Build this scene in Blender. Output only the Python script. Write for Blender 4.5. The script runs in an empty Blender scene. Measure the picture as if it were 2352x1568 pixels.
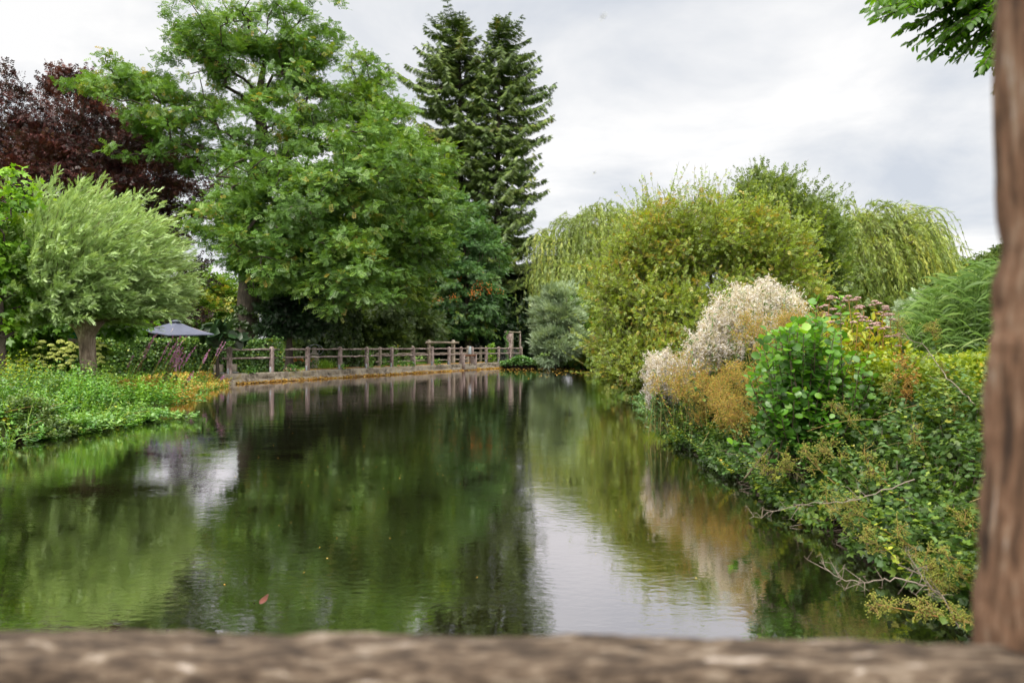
import bpy, math, random
import numpy as np
from mathutils import Vector, noise as mnoise
R = math.radians
sc = bpy.context.scene
# ------------------------------------------------------------------ camera, sky, sun, exposure
F = 1700.0            # focal length in pixels of a 2352 px wide picture
HZ = 796.0            # horizon row in that picture
CAMZ = 1.7
cam = bpy.data.cameras.new('camera'); camo = bpy.data.objects.new('camera', cam); sc.collection.objects.link(camo)
cam.sensor_width = 36; cam.lens = 36 * F / 2352; cam.clip_start = .02; cam.clip_end = 6000
camo.location = (0, 0, CAMZ); camo.rotation_euler = (R(90.4), 0, 0)
cam.dof.use_dof = True; cam.dof.focus_distance = 24; cam.dof.aperture_fstop = 3.2
sc.camera = camo
SUN_EL, SUN_AZ = 48, 205       # azimuth measured clockwise from +Y: behind the camera, a little left
w = bpy.data.worlds.new('World'); sc.world = w; w.use_nodes = True
nt = w.node_tree; N = nt.nodes; L = nt.links; N.clear()
out = N.new('ShaderNodeOutputWorld'); mixs = N.new('ShaderNodeMixShader')
sky = N.new('ShaderNodeTexSky'); sky.sky_type = 'NISHITA'; sky.sun_disc = False
sky.sun_elevation = R(SUN_EL); sky.sun_rotation = R(SUN_AZ)
b1 = N.new('ShaderNodeBackground'); b1.inputs[1].default_value = .06; L.new(sky.outputs[0], b1.inputs[0])
b2 = N.new('ShaderNodeBackground'); b2.inputs[1].default_value = 1.0
tc = N.new('ShaderNodeTexCoord'); sep = N.new('ShaderNodeSeparateXYZ'); L.new(tc.outputs['Generated'], sep.inputs[0])
def mth(op, a, b, c=None):
    n = N.new('ShaderNodeMath'); n.operation = op
    for i, v in enumerate((a, b, c)):
        if v is None: continue
        if isinstance(v, (int, float)): n.inputs[i].default_value = v
        else: L.new(v, n.inputs[i])
    return n.outputs[0]
zz = mth('ADD', mth('ABSOLUTE', sep.outputs[2], 0), .22)
cmb = N.new('ShaderNodeCombineXYZ'); L.new(mth('DIVIDE', sep.outputs[0], zz), cmb.inputs[0]); L.new(mth('DIVIDE', sep.outputs[1], zz), cmb.inputs[1])
n1 = N.new('ShaderNodeTexNoise'); n1.inputs['Scale'].default_value = 1.5; n1.inputs['Detail'].default_value = 6; n1.inputs['Roughness'].default_value = .56; n1.inputs['Distortion'].default_value = .35
mp = N.new('ShaderNodeMapping'); mp.inputs['Location'].default_value = (3.1, 1.7, 0); L.new(cmb.outputs[0], mp.inputs[0]); L.new(mp.outputs[0], n1.inputs['Vector'])
cr = N.new('ShaderNodeValToRGB'); L.new(n1.outputs[0], cr.inputs[0])
cr.color_ramp.elements[0].position = .33; cr.color_ramp.elements[0].color = (.345, .365, .40, 1)
cr.color_ramp.elements[1].position = .62; cr.color_ramp.elements[1].color = (.53, .525, .52, 1)
e = cr.color_ramp.elements.new(.47); e.color = (.43, .438, .452, 1)
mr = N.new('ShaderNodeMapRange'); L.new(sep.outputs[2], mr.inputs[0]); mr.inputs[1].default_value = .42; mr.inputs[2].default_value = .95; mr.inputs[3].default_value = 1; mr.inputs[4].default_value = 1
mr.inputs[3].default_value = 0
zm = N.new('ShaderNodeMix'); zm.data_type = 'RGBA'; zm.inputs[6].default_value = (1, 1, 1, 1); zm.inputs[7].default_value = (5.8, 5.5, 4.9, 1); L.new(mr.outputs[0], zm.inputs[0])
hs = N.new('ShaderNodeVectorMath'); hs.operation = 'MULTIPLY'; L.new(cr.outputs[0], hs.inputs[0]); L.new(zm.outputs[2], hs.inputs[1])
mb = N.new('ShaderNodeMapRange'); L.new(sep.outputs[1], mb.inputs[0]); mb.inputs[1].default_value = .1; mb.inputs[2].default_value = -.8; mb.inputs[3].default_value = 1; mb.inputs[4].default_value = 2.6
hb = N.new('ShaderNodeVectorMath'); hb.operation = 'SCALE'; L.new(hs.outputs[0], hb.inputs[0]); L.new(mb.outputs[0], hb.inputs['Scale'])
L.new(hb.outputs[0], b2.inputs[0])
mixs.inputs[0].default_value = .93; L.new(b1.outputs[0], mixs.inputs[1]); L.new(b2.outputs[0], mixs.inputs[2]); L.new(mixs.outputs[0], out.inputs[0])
sl = bpy.data.lights.new('sun', 'SUN'); sl.energy = 1.5; sl.angle = R(22); sl.color = (1, .96, .9)
so = bpy.data.objects.new('sun', sl); sc.collection.objects.link(so)
sd = Vector((math.sin(R(SUN_AZ)) * math.cos(R(SUN_EL)), math.cos(R(SUN_AZ)) * math.cos(R(SUN_EL)), math.sin(R(SUN_EL))))
so.rotation_euler = sd.to_track_quat('Z', 'Y').to_euler(); so.location = sd * 60
sc.view_settings.view_transform = 'Standard'; sc.view_settings.look = 'None'; sc.view_settings.exposure = 1.0; sc.view_settings.gamma = 1
cy = sc.cycles
cy.max_bounces = 7; cy.diffuse_bounces = 3; cy.glossy_bounces = 3; cy.transmission_bounces = 3; cy.transparent_max_bounces = 4
cy.caustics_reflective = False; cy.caustics_refractive = False

# ------------------------------------------------------------------ helpers
def at(px, py, d):
    return np.array([(px - 1176) / F * d, d, CAMZ + (HZ - py) / F * d])
def unit(v):
    return v / np.maximum(np.linalg.norm(v, axis=-1, keepdims=True), 1e-9)
def rg(s): return np.random.default_rng(s)
def rot_parts(o):
    while o.parent: o = o.parent
    return o
class G:
    """collects faces of one mesh"""
    def __init__(s): s.v = []; s.f = {3: [], 4: []}; s.t = {3: [], 4: []}; s.m = {3: [], 4: []}; s.n = 0
    def add(s, v, f, tint=.5, mat=0):
        v = np.asarray(v, float); f = np.asarray(f, int); k = f.shape[1]
        s.v.append(v); s.f[k].append(f + s.n); s.n += len(v)
        s.t[k].append(np.broadcast_to(np.asarray(tint, float), (len(f),)).copy())
        s.m[k].append(np.full(len(f), mat, int))
    def inst(s, tpl, P, D, U, size, tint, mat=0):
        """template copied to frames: X along D, Z towards U"""
        tv, tf = tpl; n = len(P)
        X = unit(D); Y = unit(np.cross(U, X)); Z = np.cross(X, Y)
        sz = np.broadcast_to(np.asarray(size, float).reshape(-1, 1) if np.ndim(size) < 2 else size, (n, 3)) if np.ndim(size) else np.full((n, 3), float(size))
        V = (P[:, None, :] + X[:, None, :] * (tv[None, :, 0:1] * sz[:, None, 0:1]) + Y[:, None, :] * (tv[None, :, 1:2] * sz[:, None, 1:2])
             + Z[:, None, :] * (tv[None, :, 2:3] * sz[:, None, 2:3]))
        f = tf[None] + (np.arange(n) * len(tv))[:, None, None]
        t = np.repeat(np.broadcast_to(tint, (n,)), len(tf))
        s.add(V.reshape(-1, 3), f.reshape(-1, tf.shape[1]), t, mat)
    def segs(s, P0, P1, r0, r1, k=4, tint=.5, mat=0):
        P0 = np.asarray(P0, float); P1 = np.asarray(P1, float); n = len(P0)
        if n == 0: return
        r0 = np.broadcast_to(r0, (n,)); r1 = np.broadcast_to(r1, (n,))
        d = unit(P1 - P0); a = np.where(np.abs(d[:, 2:3]) > .9, np.array([[1., 0, 0]]), np.array([[0, 0, 1.]]))
        X = unit(np.cross(d, a)); Y = np.cross(d, X)
        an = np.arange(k) / k * 2 * math.pi; c, sn = np.cos(an), np.sin(an)
        ring = X[:, None] * c[None, :, None] + Y[:, None] * sn[None, :, None]
        V = np.concatenate([P0[:, None] + ring * r0[:, None, None], P1[:, None] + ring * r1[:, None, None]], 1)
        i = np.arange(k); j = (i + 1) % k
        q = np.stack([i, j, j + k, i + k], 1)
        f = q[None] + (np.arange(n) * 2 * k)[:, None, None]
        s.add(V.reshape(-1, 3), f.reshape(-1, 4), np.repeat(np.broadcast_to(tint, (n,)), k), mat)
    def tube(s, pts, rad, k=10, tint=.5, cap=True, lump=0, seed=0, mat=0):
        pts = np.asarray(pts, float); n = len(pts); rad = np.broadcast_to(rad, (n,))
        d = unit(np.gradient(pts, axis=0)); ref = np.array([1., .2, 0]) if abs(d[0][0]) < .8 else np.array([0, 0, 1.])
        X = unit(np.cross(d, ref)); Y = np.cross(d, X)
        an = np.arange(k) / k * 2 * math.pi
        rr = rad[:, None] * np.ones((n, k))
        if lump:
            r_ = rg(seed); ph = r_.random(3) * 6
            rr = rr * (1 + lump * np.sin(an * 3 + ph[0] + .6 * np.sin(np.arange(n) * .7)[:, None]) * .6 + lump * .5 * np.sin(an * 5 + ph[1]) + lump * .5 * r_.normal(size=(n, k)))
        V = pts[:, None] + rr[..., None] * (X[:, None] * np.cos(an)[None, :, None] + Y[:, None] * np.sin(an)[None, :, None])
        q = []
        for a in range(n - 1):
            i = np.arange(k); j = (i + 1) % k
            q.append(np.stack([a * k + i, a * k + j, a * k + j + k, a * k + i + k], 1))
        s.add(V.reshape(-1, 3), np.concatenate(q), tint, mat)
        if cap:
            for e_ in (0, n - 1):
                c = np.concatenate([V[e_], pts[e_][None]]); i = np.arange(k); j = (i + 1) % k
                s.add(c, np.stack([i, j, np.full(k, k)], 1), tint, mat)
    def box(s, c, size, rz=0, tint=.5, mat=0, bev=0.0, tilt=0):
        """box with chamfered edges; c = centre, size = full sizes"""
        import bmesh
        bm = bmesh.new(); bmesh.ops.create_cube(bm, size=1)
        for v in bm.verts: v.co = Vector((v.co.x * size[0], v.co.y * size[1], v.co.z * size[2]))
        if bev: bmesh.ops.bevel(bm, geom=bm.edges[:], offset=bev, segments=1, affect='EDGES')
        bmesh.ops.triangulate(bm, faces=bm.faces[:])
        V = np.array([v.co[:] for v in bm.verts]); f = np.array([[v.index for v in q.verts] for q in bm.faces]); bm.free()
        ct, st = math.cos(tilt), math.sin(tilt); V = V @ np.array([[ct, 0, st], [0, 1, 0], [-st, 0, ct]])
        cz, sz = math.cos(rz), math.sin(rz); V = V @ np.array([[cz, sz, 0], [-sz, cz, 0], [0, 0, 1]])
        s.add(V + np.asarray(c, float), f, tint, mat)
    def build(s, name, mats, parent=None, smooth=False):
        me = bpy.data.meshes.new(name); V = np.concatenate(s.v) if s.v else np.zeros((0, 3))
        if parent is not None: V = V - np.array(rot_parts(parent).location)
        f3 = np.concatenate(s.f[3]) if s.f[3] else np.zeros((0, 3), int); f4 = np.concatenate(s.f[4]) if s.f[4] else np.zeros((0, 4), int)
        me.vertices.add(len(V)); me.vertices.foreach_set('co', V.astype(np.float32).ravel())
        idx = np.concatenate([f4.ravel(), f3.ravel()]); me.loops.add(len(idx)); me.loops.foreach_set('vertex_index', idx.astype(np.int32))
        st = np.concatenate([np.arange(len(f4)) * 4, len(f4) * 4 + np.arange(len(f3)) * 3]); me.polygons.add(len(st)); me.polygons.foreach_set('loop_start', st.astype(np.int32))
        t = np.concatenate(s.t[4] + s.t[3]); mi = np.concatenate(s.m[4] + s.m[3])
        me.polygons.foreach_set('material_index', mi.astype(np.int32))
        if smooth: me.polygons.foreach_set('use_smooth', np.ones(len(st), bool))
        a = me.attributes.new('tint', 'FLOAT', 'FACE'); a.data.foreach_set('value', t.astype(np.float32))
        if not isinstance(mats, (list, tuple)): mats = [mats]
        for m in mats: me.materials.append(m)
        me.update(); me.validate()
        o = bpy.data.objects.new(name, me); sc.collection.objects.link(o)
        if parent is not None: o.parent = parent
        return o
def tag(o, label, cat, group=None, kind=None):
    if label: o['label'] = label
    if cat: o['category'] = cat
    if group: o['group'] = group
    if kind: o['kind'] = kind
    return o
def thing(name, label, cat, loc, group=None):
    o = bpy.data.objects.new(name, None); sc.collection.objects.link(o); o.location = [float(v) for v in loc]; o.empty_display_size = .3
    return tag(o, label, cat, group)
def struct(o): o['kind'] = 'structure'; return o

# leaf templates: x along the leaf, y across, z up; unit length
DIA = (np.array([[0, 0, 0], [.42, .5, 0], [1, 0, 0], [.42, -.5, 0]], float), np.array([[0, 1, 2, 3]]))
FOLD = (np.array([[0, 0, 0], [.3, .46, .1], [.72, .36, .06], [1, 0, -.08], [.72, -.36, .06], [.3, -.46, .1]], float), np.array([[0, 1, 2, 3], [0, 3, 4, 5]]))
def compound(parts):
    v = []; f = []
    for (x, y, z, ang, ln, wd, rise) in parts:
        c, s_ = math.cos(ang), math.sin(ang); b = len(v)
        for lx, ly in ((0, 0), (.45, .5), (1, 0), (.45, -.5)):
            X = lx * ln; Y = ly * wd
            v.append((x + X * c - Y * s_, y + X * s_ + Y * c, z + rise * lx))
        f.append([b, b + 1, b + 2, b + 3])
    return np.array(v, float), np.array(f)
PINN = compound([(x, 0, -.1 * x * x, s_ * R(62), .34, .17, -.04) for x in (.12, .34, .56, .78) for s_ in (1, -1)] + [(.8, 0, -.07, 0, .32, .17, -.04)])
LOBE = compound([(0, 0, 0, 0, 1, .5, -.1), (.05, 0, 0, R(48), .8, .42, -.05), (.05, 0, 0, R(-48), .8, .42, -.05)])
WSPR = compound([(x, 0, 0, s_ * R(32), .36, .075, s_ * .06 * ((i % 3) - 1)) for i, x in enumerate((0, .13, .26, .39, .52, .65)) for s_ in (1, -1)] + [(.68, 0, 0, 0, .36, .08, 0)])
LSPR = compound([(x, 0, 0, s_ * R(48), .42, .22, .08 * ((i % 3) - 1)) for i, (x, s_) in enumerate(((.02, 1), (.18, -1), (.36, 1), (.54, -1), (.68, 1)))] + [(.66, 0, 0, R(-12), .4, .22, .02)])
NEED = compound([(x, 0, 0, s_ * R(42), .38, .10, -.12) for x in (0, .2, .4, .6) for s_ in (1, -1)] + [(.0, 0, 0, 0, 1, .13, -.05)])
WSTR = compound([(x, 0, 0, s_ * R(21), .30, .045, s_ * .05 * ((i % 3) - 1)) for i, x in enumerate((0, .12, .24, .36, .48, .60)) for s_ in (1, -1)] + [(.7, 0, 0, 0, .32, .045, 0)])
WHORL = compound([(0, 0, 0, R(a_), 1, .32, .25) for a_ in (0, 72, 144, 216, 288)])
OCT = (np.array([[1, 0, 0], [0, 1, 0], [-1, 0, 0], [0, -1, 0], [0, 0, .8], [0, 0, -.8]], float), np.array([[0, 1, 4], [1, 2, 4], [2, 3, 4], [3, 0, 4], [1, 0, 5], [2, 1, 5], [3, 2, 5], [0, 3, 5]]))

# ------------------------------------------------------------------ materials
def newmat(name):
    m = bpy.data.materials.new(name); m.use_nodes = True; m.node_tree.nodes.clear(); return m, m.node_tree.nodes, m.node_tree.links
def ramp(nd, cols, src, lk):
    r_ = nd.new('ShaderNodeValToRGB'); el = r_.color_ramp.elements
    while len(el) < len(cols): el.new(.5)
    for i, (p, c) in enumerate(cols): el[i].position = p; el[i].color = (*c, 1)
    lk.new(src, r_.inputs[0]); return r_.outputs[0]
def leafmat(name, cols, trans=.33, gloss=.035, rough=.42, nscale=.35, namp=.35):
    """leaf colour: per-leaf tint plus a drift from one part of the plant to another"""
    m, nd, lk = newmat(name)
    a = nd.new('ShaderNodeAttribute'); a.attribute_name = 'tint'
    ob = nd.new('ShaderNodeTexCoord'); nz = nd.new('ShaderNodeTexNoise'); nz.inputs['Scale'].default_value = nscale; nz.inputs['Detail'].default_value = 2
    lk.new(ob.outputs['Object'], nz.inputs['Vector'])
    ma = nd.new('ShaderNodeMath'); ma.operation = 'MULTIPLY_ADD'; lk.new(nz.outputs[0], ma.inputs[0]); ma.inputs[1].default_value = namp * 2; ma.inputs[2].default_value = -namp
    ad = nd.new('ShaderNodeMath'); ad.operation = 'ADD'; lk.new(a.outputs['Fac'], ad.inputs[0]); lk.new(ma.outputs[0], ad.inputs[1])
    n_ = len(cols); col = ramp(nd, [(i / (n_ - 1), c) for i, c in enumerate(cols)], ad.outputs[0], lk)
    df = nd.new('ShaderNodeBsdfDiffuse'); tr = nd.new('ShaderNodeBsdfTranslucent'); gl = nd.new('ShaderNodeBsdfGlossy')
    lk.new(col, df.inputs[0])
    mul = nd.new('ShaderNodeMix'); mul.data_type = 'RGBA'; mul.blend_type = 'MULTIPLY'; mul.inputs[0].default_value = 1; lk.new(col, mul.inputs[6]); mul.inputs[7].default_value = (1.35, 1.25, .55, 1)
    lk.new(mul.outputs[2], tr.inputs[0])
    gl.inputs['Roughness'].default_value = rough; gl.inputs[0].default_value = (.85, .85, .8, 1)
    m1 = nd.new('ShaderNodeMixShader'); m1.inputs[0].default_value = trans; lk.new(df.outputs[0], m1.inputs[1]); lk.new(tr.outputs[0], m1.inputs[2])
    m2 = nd.new('ShaderNodeMixShader'); m2.inputs[0].default_value = gloss; lk.new(m1.outputs[0], m2.inputs[1]); lk.new(gl.outputs[0], m2.inputs[2])
    o = nd.new('ShaderNodeOutputMaterial'); lk.new(m2.outputs[0], o.inputs[0]); return m
def roughmat(name, cols, scale=8, stretch=(1, 1, 1), rough=.85, bump=.3, bdist=.02, detail=8, spec=.25, dist=0.4):
    m, nd, lk = newmat(name)
    ob = nd.new('ShaderNodeTexCoord'); mp_ = nd.new('ShaderNodeMapping'); mp_.inputs['Scale'].default_value = stretch; lk.new(ob.outputs['Object'], mp_.inputs[0])
    nz = nd.new('ShaderNodeTexNoise'); nz.inputs['Scale'].default_value = scale; nz.inputs['Detail'].default_value = detail; nz.inputs['Roughness'].default_value = .62; nz.inputs['Distortion'].default_value = dist
    lk.new(mp_.outputs[0], nz.inputs['Vector'])
    nz2 = nd.new('ShaderNodeTexNoise'); nz2.inputs['Scale'].default_value = scale * .23; nz2.inputs['Detail'].default_value = 3; lk.new(ob.outputs['Object'], nz2.inputs['Vector'])
    mx = nd.new('ShaderNodeMath'); mx.operation = 'MULTIPLY_ADD'; lk.new(nz2.outputs[0], mx.inputs[0]); mx.inputs[1].default_value = .7; mx.inputs[2].default_value = -.35
    ad = nd.new('ShaderNodeMath'); ad.operation = 'ADD'; lk.new(nz.outputs[0], ad.inputs[0]); lk.new(mx.outputs[0], ad.inputs[1])
    col = ramp(nd, cols, ad.outputs[0], lk)
    p = nd.new('ShaderNodeBsdfPrincipled'); lk.new(col, p.inputs['Base Color']); p.inputs['Roughness'].default_value = rough; p.inputs['Specular IOR Level'].default_value = spec
    bp = nd.new('ShaderNodeBump'); bp.inputs['Strength'].default_value = bump; bp.inputs['Distance'].default_value = bdist; lk.new(nz.outputs[0], bp.inputs['Height']); lk.new(bp.outputs[0], p.inputs['Normal'])
    o = nd.new('ShaderNodeOutputMaterial'); lk.new(p.outputs[0], o.inputs[0]); return m
M = {}
M['locust'] = leafmat('locust_leaf', [(.040, .088, .017), (.070, .145, .026), (.105, .205, .036), (.15, .24, .036), (.32, .24, .035)], nscale=.22)
M['locust2'] = leafmat('locust_leaf_light', [(.045, .10, .014), (.075, .16, .022), (.12, .22, .028), (.19, .26, .035), (.27, .22, .03)], nscale=.2)
M['beech'] = leafmat('copper_beech_leaf', [(.012, .006, .007), (.026, .010, .011), (.058, .017, .018), (.11, .032, .028), (.12, .07, .055)], trans=.15, gloss=.035, rough=.38, nscale=.3)
M['greywillow'] = leafmat('white_willow_leaf', [(.11, .19, .06), (.22, .33, .11), (.35, .48, .19), (.54, .66, .34)], trans=.18, gloss=.05, nscale=.5, namp=.2)
M['silver'] = leafmat('silver_willow_leaf', [(.10, .15, .075), (.17, .24, .13), (.26, .34, .20), (.38, .46, .30)], trans=.25, gloss=.06, nscale=.5, namp=.2)
M['maple'] = leafmat('pale_maple_leaf', [(.06, .15, .012), (.12, .26, .018), (.20, .36, .025), (.33, .44, .04)], trans=.45, nscale=.5)
M['spruce'] = leafmat('spruce_needle', [(.026, .048, .013), (.048, .082, .018), (.082, .125, .025), (.14, .19, .04), (.18, .14, .035)], trans=.12, nscale=.25, namp=.25)
M['rowan'] = leafmat('rowan_leaf', [(.030, .075, .022), (.050, .12, .033), (.08, .17, .042), (.13, .22, .055)], nscale=.3)
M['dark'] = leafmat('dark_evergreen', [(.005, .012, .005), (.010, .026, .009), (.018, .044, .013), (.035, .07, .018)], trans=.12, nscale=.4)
M['olive'] = leafmat('olive_shrub_leaf', [(.03, .055, .015), (.055, .095, .024), (.09, .14, .035), (.13, .17, .05)], nscale=.5)
M['ww'] = leafmat('weeping_willow_leaf', [(.09, .135, .025), (.155, .22, .04), (.24, .30, .055), (.38, .38, .07)], trans=.3, nscale=.35, namp=.3)
M['sallow'] = leafmat('sallow_leaf', [(.075, .09, .016), (.115, .16, .022), (.165, .235, .03), (.23, .31, .04), (.33, .24, .04)], trans=.4, nscale=.6, namp=.35)
M['sallow2'] = leafmat('sallow_leaf_dark', [(.045, .07, .015), (.075, .12, .022), (.12, .18, .03), (.2, .25, .05)], trans=.35, nscale=.5)
M['alder'] = leafmat('alder_leaf', [(.020, .062, .008), (.042, .125, .012), (.080, .215, .016), (.18, .36, .024), (.34, .38, .04)], trans=.42, gloss=.04, rough=.4, nscale=1.2, namp=.15)
M['hop'] = leafmat('bramble_leaf', [(.016, .038, .006), (.032, .072, .009), (.058, .118, .013), (.12, .185, .018), (.26, .22, .03)], trans=.3, gloss=.03, nscale=.9, namp=.38)
M['yellowweed'] = leafmat('yellow_green_leaf', [(.10, .16, .012), (.17, .25, .016), (.27, .34, .022), (.38, .36, .03), (.42, .22, .03)], trans=.4, nscale=.9, namp=.3)
M['orange'] = leafmat('orange_seedhead', [(.18, .24, .025), (.28, .26, .03), (.44, .28, .045), (.42, .20, .05)], trans=.3, nscale=1.2, namp=.35)
M['seedgreen'] = leafmat('olive_seedhead', [(.11, .15, .018), (.18, .21, .025), (.25, .26, .035), (.30, .26, .055)], trans=.3, nscale=1.5, namp=.2)
M['fluff'] = leafmat('willowherb_fluff', [(.28, .25, .245), (.41, .375, .37), (.54, .505, .495), (.70, .67, .66)], trans=.4, gloss=.02, nscale=1, namp=.2)
M['herbgreen'] = leafmat('herb_leaf', [(.03, .075, .02), (.055, .125, .03), (.09, .175, .04), (.15, .2, .05)], nscale=1)
M['pink'] = leafmat('agrimony_flower', [(.22, .13, .12), (.34, .21, .19), (.46, .30, .28), (.52, .40, .36)], trans=.2, gloss=.01, nscale=3, namp=.2)
M['reed'] = leafmat('reed_blade', [(.04, .085, .012), (.065, .13, .018), (.11, .19, .03), (.23, .30, .08)], trans=.3, gloss=.02, nscale=1.2, namp=.2)
M['bank'] = leafmat('bank_herb_leaf', [(.03, .095, .014), (.055, .16, .020), (.09, .23, .028), (.15, .31, .035), (.20, .34, .04)], trans=.35, gloss=.05, nscale=.55, namp=.45)
M['bank2'] = leafmat('mint_leaf', [(.05, .14, .03), (.085, .21, .045), (.14, .29, .06), (.22, .36, .07)], trans=.35, gloss=.06, nscale=.8, namp=.2)
M['hedge'] = leafmat('hornbeam_hedge_leaf', [(.03, .075, .014), (.05, .115, .02), (.08, .16, .026), (.15, .23, .03), (.30, .30, .03)], trans=.25, nscale=1.2, namp=.3)
M['hydleaf'] = leafmat('hydrangea_leaf', [(.04, .085, .012), (.07, .14, .016), (.11, .19, .02), (.15, .22, .03)], nscale=1)
M['hydflower'] = leafmat('hydrangea_flower', [(.42, .48, .12), (.55, .60, .18), (.66, .70, .26), (.74, .76, .36)], trans=.25, gloss=.01, nscale=4, namp=.2)
M['purple'] = leafmat('loosestrife_flower', [(.28, .10, .27), (.42, .17, .40), (.52, .26, .50)], trans=.25, gloss=.01, nscale=4, namp=.2)
M['hornbeam'] = leafmat('hornbeam_leaf', [(.03, .085, .006), (.055, .14, .009), (.09, .20, .012), (.22, .33, .02)], trans=.55, gloss=.03, rough=.35, nscale=1.5, namp=.2)
M['berry'] = leafmat('rowan_berry', [(.5, .09, .01), (.6, .16, .015), (.62, .25, .03)], trans=.05, gloss=.06, nscale=1, namp=.2)
M['orangeleaf'] = leafmat('dry_leaf', [(.25, .09, .02), (.38, .18, .03), (.5, .3, .05), (.55, .42, .12)], trans=.25, gloss=.04, nscale=3, namp=.3)
M['grass'] = leafmat('grass_blade', [(.05, .13, .012), (.09, .20, .018), (.14, .27, .025), (.22, .31, .04)], trans=.35, nscale=.8, namp=.3)
M['deadstem'] = leafmat('dead_stem', [(.035, .022, .014), (.075, .052, .036), (.13, .10, .075), (.20, .165, .13)], trans=.02, gloss=.03, nscale=2, namp=.2)
M['stem'] = leafmat('herb_stem', [(.12, .12, .03), (.20, .16, .035), (.26, .13, .04), (.30, .22, .09)], trans=.02, gloss=.04, nscale=1, namp=.3)
M['bark'] = roughmat('grey_bark', [(.25, (.025, .020, .015)), (.5, (.07, .055, .042)), (.75, (.15, .125, .10))], scale=5, stretch=(1, 1, .25), bump=.8, bdist=.06)
M['barkdark'] = roughmat('dark_bark', [(.25, (.018, .014, .010)), (.5, (.04, .031, .023)), (.78, (.08, .062, .045))], scale=6, stretch=(1, 1, .3), bump=.7, bdist=.05)
M['barkwillow'] = roughmat('willow_bark', [(.25, (.08, .055, .04)), (.48, (.24, .17, .125)), (.72, (.44, .35, .27))], scale=9, stretch=(1, 1, .22), bump=1, bdist=.06, dist=1.2)
M['twig'] = roughmat('olive_twig', [(.3, (.05, .042, .022)), (.6, (.12, .10, .055)), (.8, (.2, .17, .1))], scale=6, bump=.1)
M['wood'] = roughmat('weathered_timber', [(.22, (.075, .055, .048)), (.42, (.17, .125, .11)), (.6, (.28, .22, .20)), (.8, (.44, .38, .34))], scale=7, stretch=(1, 1, .6), bump=.5, bdist=.015)
M['woodpale'] = roughmat('pale_timber', [(.25, (.13, .11, .08)), (.5, (.24, .20, .155)), (.8, (.38, .34, .28))], scale=7, stretch=(1, 1, .3), bump=.4, bdist=.012)
M['concrete'] = roughmat('mossy_concrete', [(.25, (.05, .042, .03)), (.42, (.15, .125, .095)), (.55, (.25, .215, .17)), (.68, (.21, .17, .085)), (.85, (.38, .33, .26))], scale=3.2, bump=.9, bdist=.06, dist=.8)
M['path'] = roughmat('leaf_strewn_path', [(.3, (.12, .09, .06)), (.5, (.24, .17, .12)), (.7, (.36, .25, .16)), (.85, (.42, .32, .2))], scale=9, bump=.3, bdist=.02)
M['soil'] = roughmat('bank_soil', [(.3, (.02, .015, .010)), (.6, (.055, .04, .026)), (.8, (.11, .085, .05))], scale=6, bump=.8, bdist=.05)
M['rust'] = roughmat('rusty_iron', [(.3, (.05, .022, .012)), (.55, (.13, .055, .028)), (.8, (.24, .11, .05))], scale=14, bump=.3, bdist=.01, rough=.75)
M['zinc'] = roughmat('galvanised_metal', [(.3, (.20, .225, .24)), (.6, (.27, .30, .32)), (.8, (.36, .39, .41))], scale=10, bump=.05, bdist=.005, rough=.5, spec=.5)
M['wire'] = roughmat('dull_wire', [(.3, (.10, .11, .11)), (.7, (.22, .23, .23))], scale=20, bump=0, rough=.5, spec=.5)
M['canopy'] = roughmat('slate_fabric', [(.3, (.060, .066, .094)), (.6, (.072, .078, .11)), (.8, (.088, .094, .13))], scale=3, bump=.05, bdist=.01, rough=.9)
M['teal'] = roughmat('teal_paint', [(.3, (.012, .10, .095)), (.7, (.02, .15, .14))], scale=4, bump=.05, rough=.6)
M['white'] = roughmat('pale_roof_board', [(.3, (.45, .45, .42)), (.7, (.62, .62, .58))], scale=5, bump=.05, rough=.7)
M['stone'] = roughmat('garden_stone', [(.3, (.14, .12, .095)), (.6, (.25, .22, .18)), (.8, (.36, .33, .28))], scale=8, bump=.5, bdist=.02)
M['tile'] = roughmat('pinkish_stone', [(.3, (.34, .20, .15)), (.7, (.50, .32, .26))], scale=8, bump=.3)
M['fish'] = roughmat('orange_fish_skin', [(.3, (.045, .016, .010)), (.7, (.085, .022, .014))], scale=12, bump=.05, rough=.4)
M['insect'] = roughmat('dark_insect', [(.3, (.02, .02, .03)), (.7, (.05, .05, .07))], scale=9, bump=0, rough=.5)
M['wing'] = leafmat('insect_wing', [(.35, .38, .42), (.5, .52, .56)], trans=.6)

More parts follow.
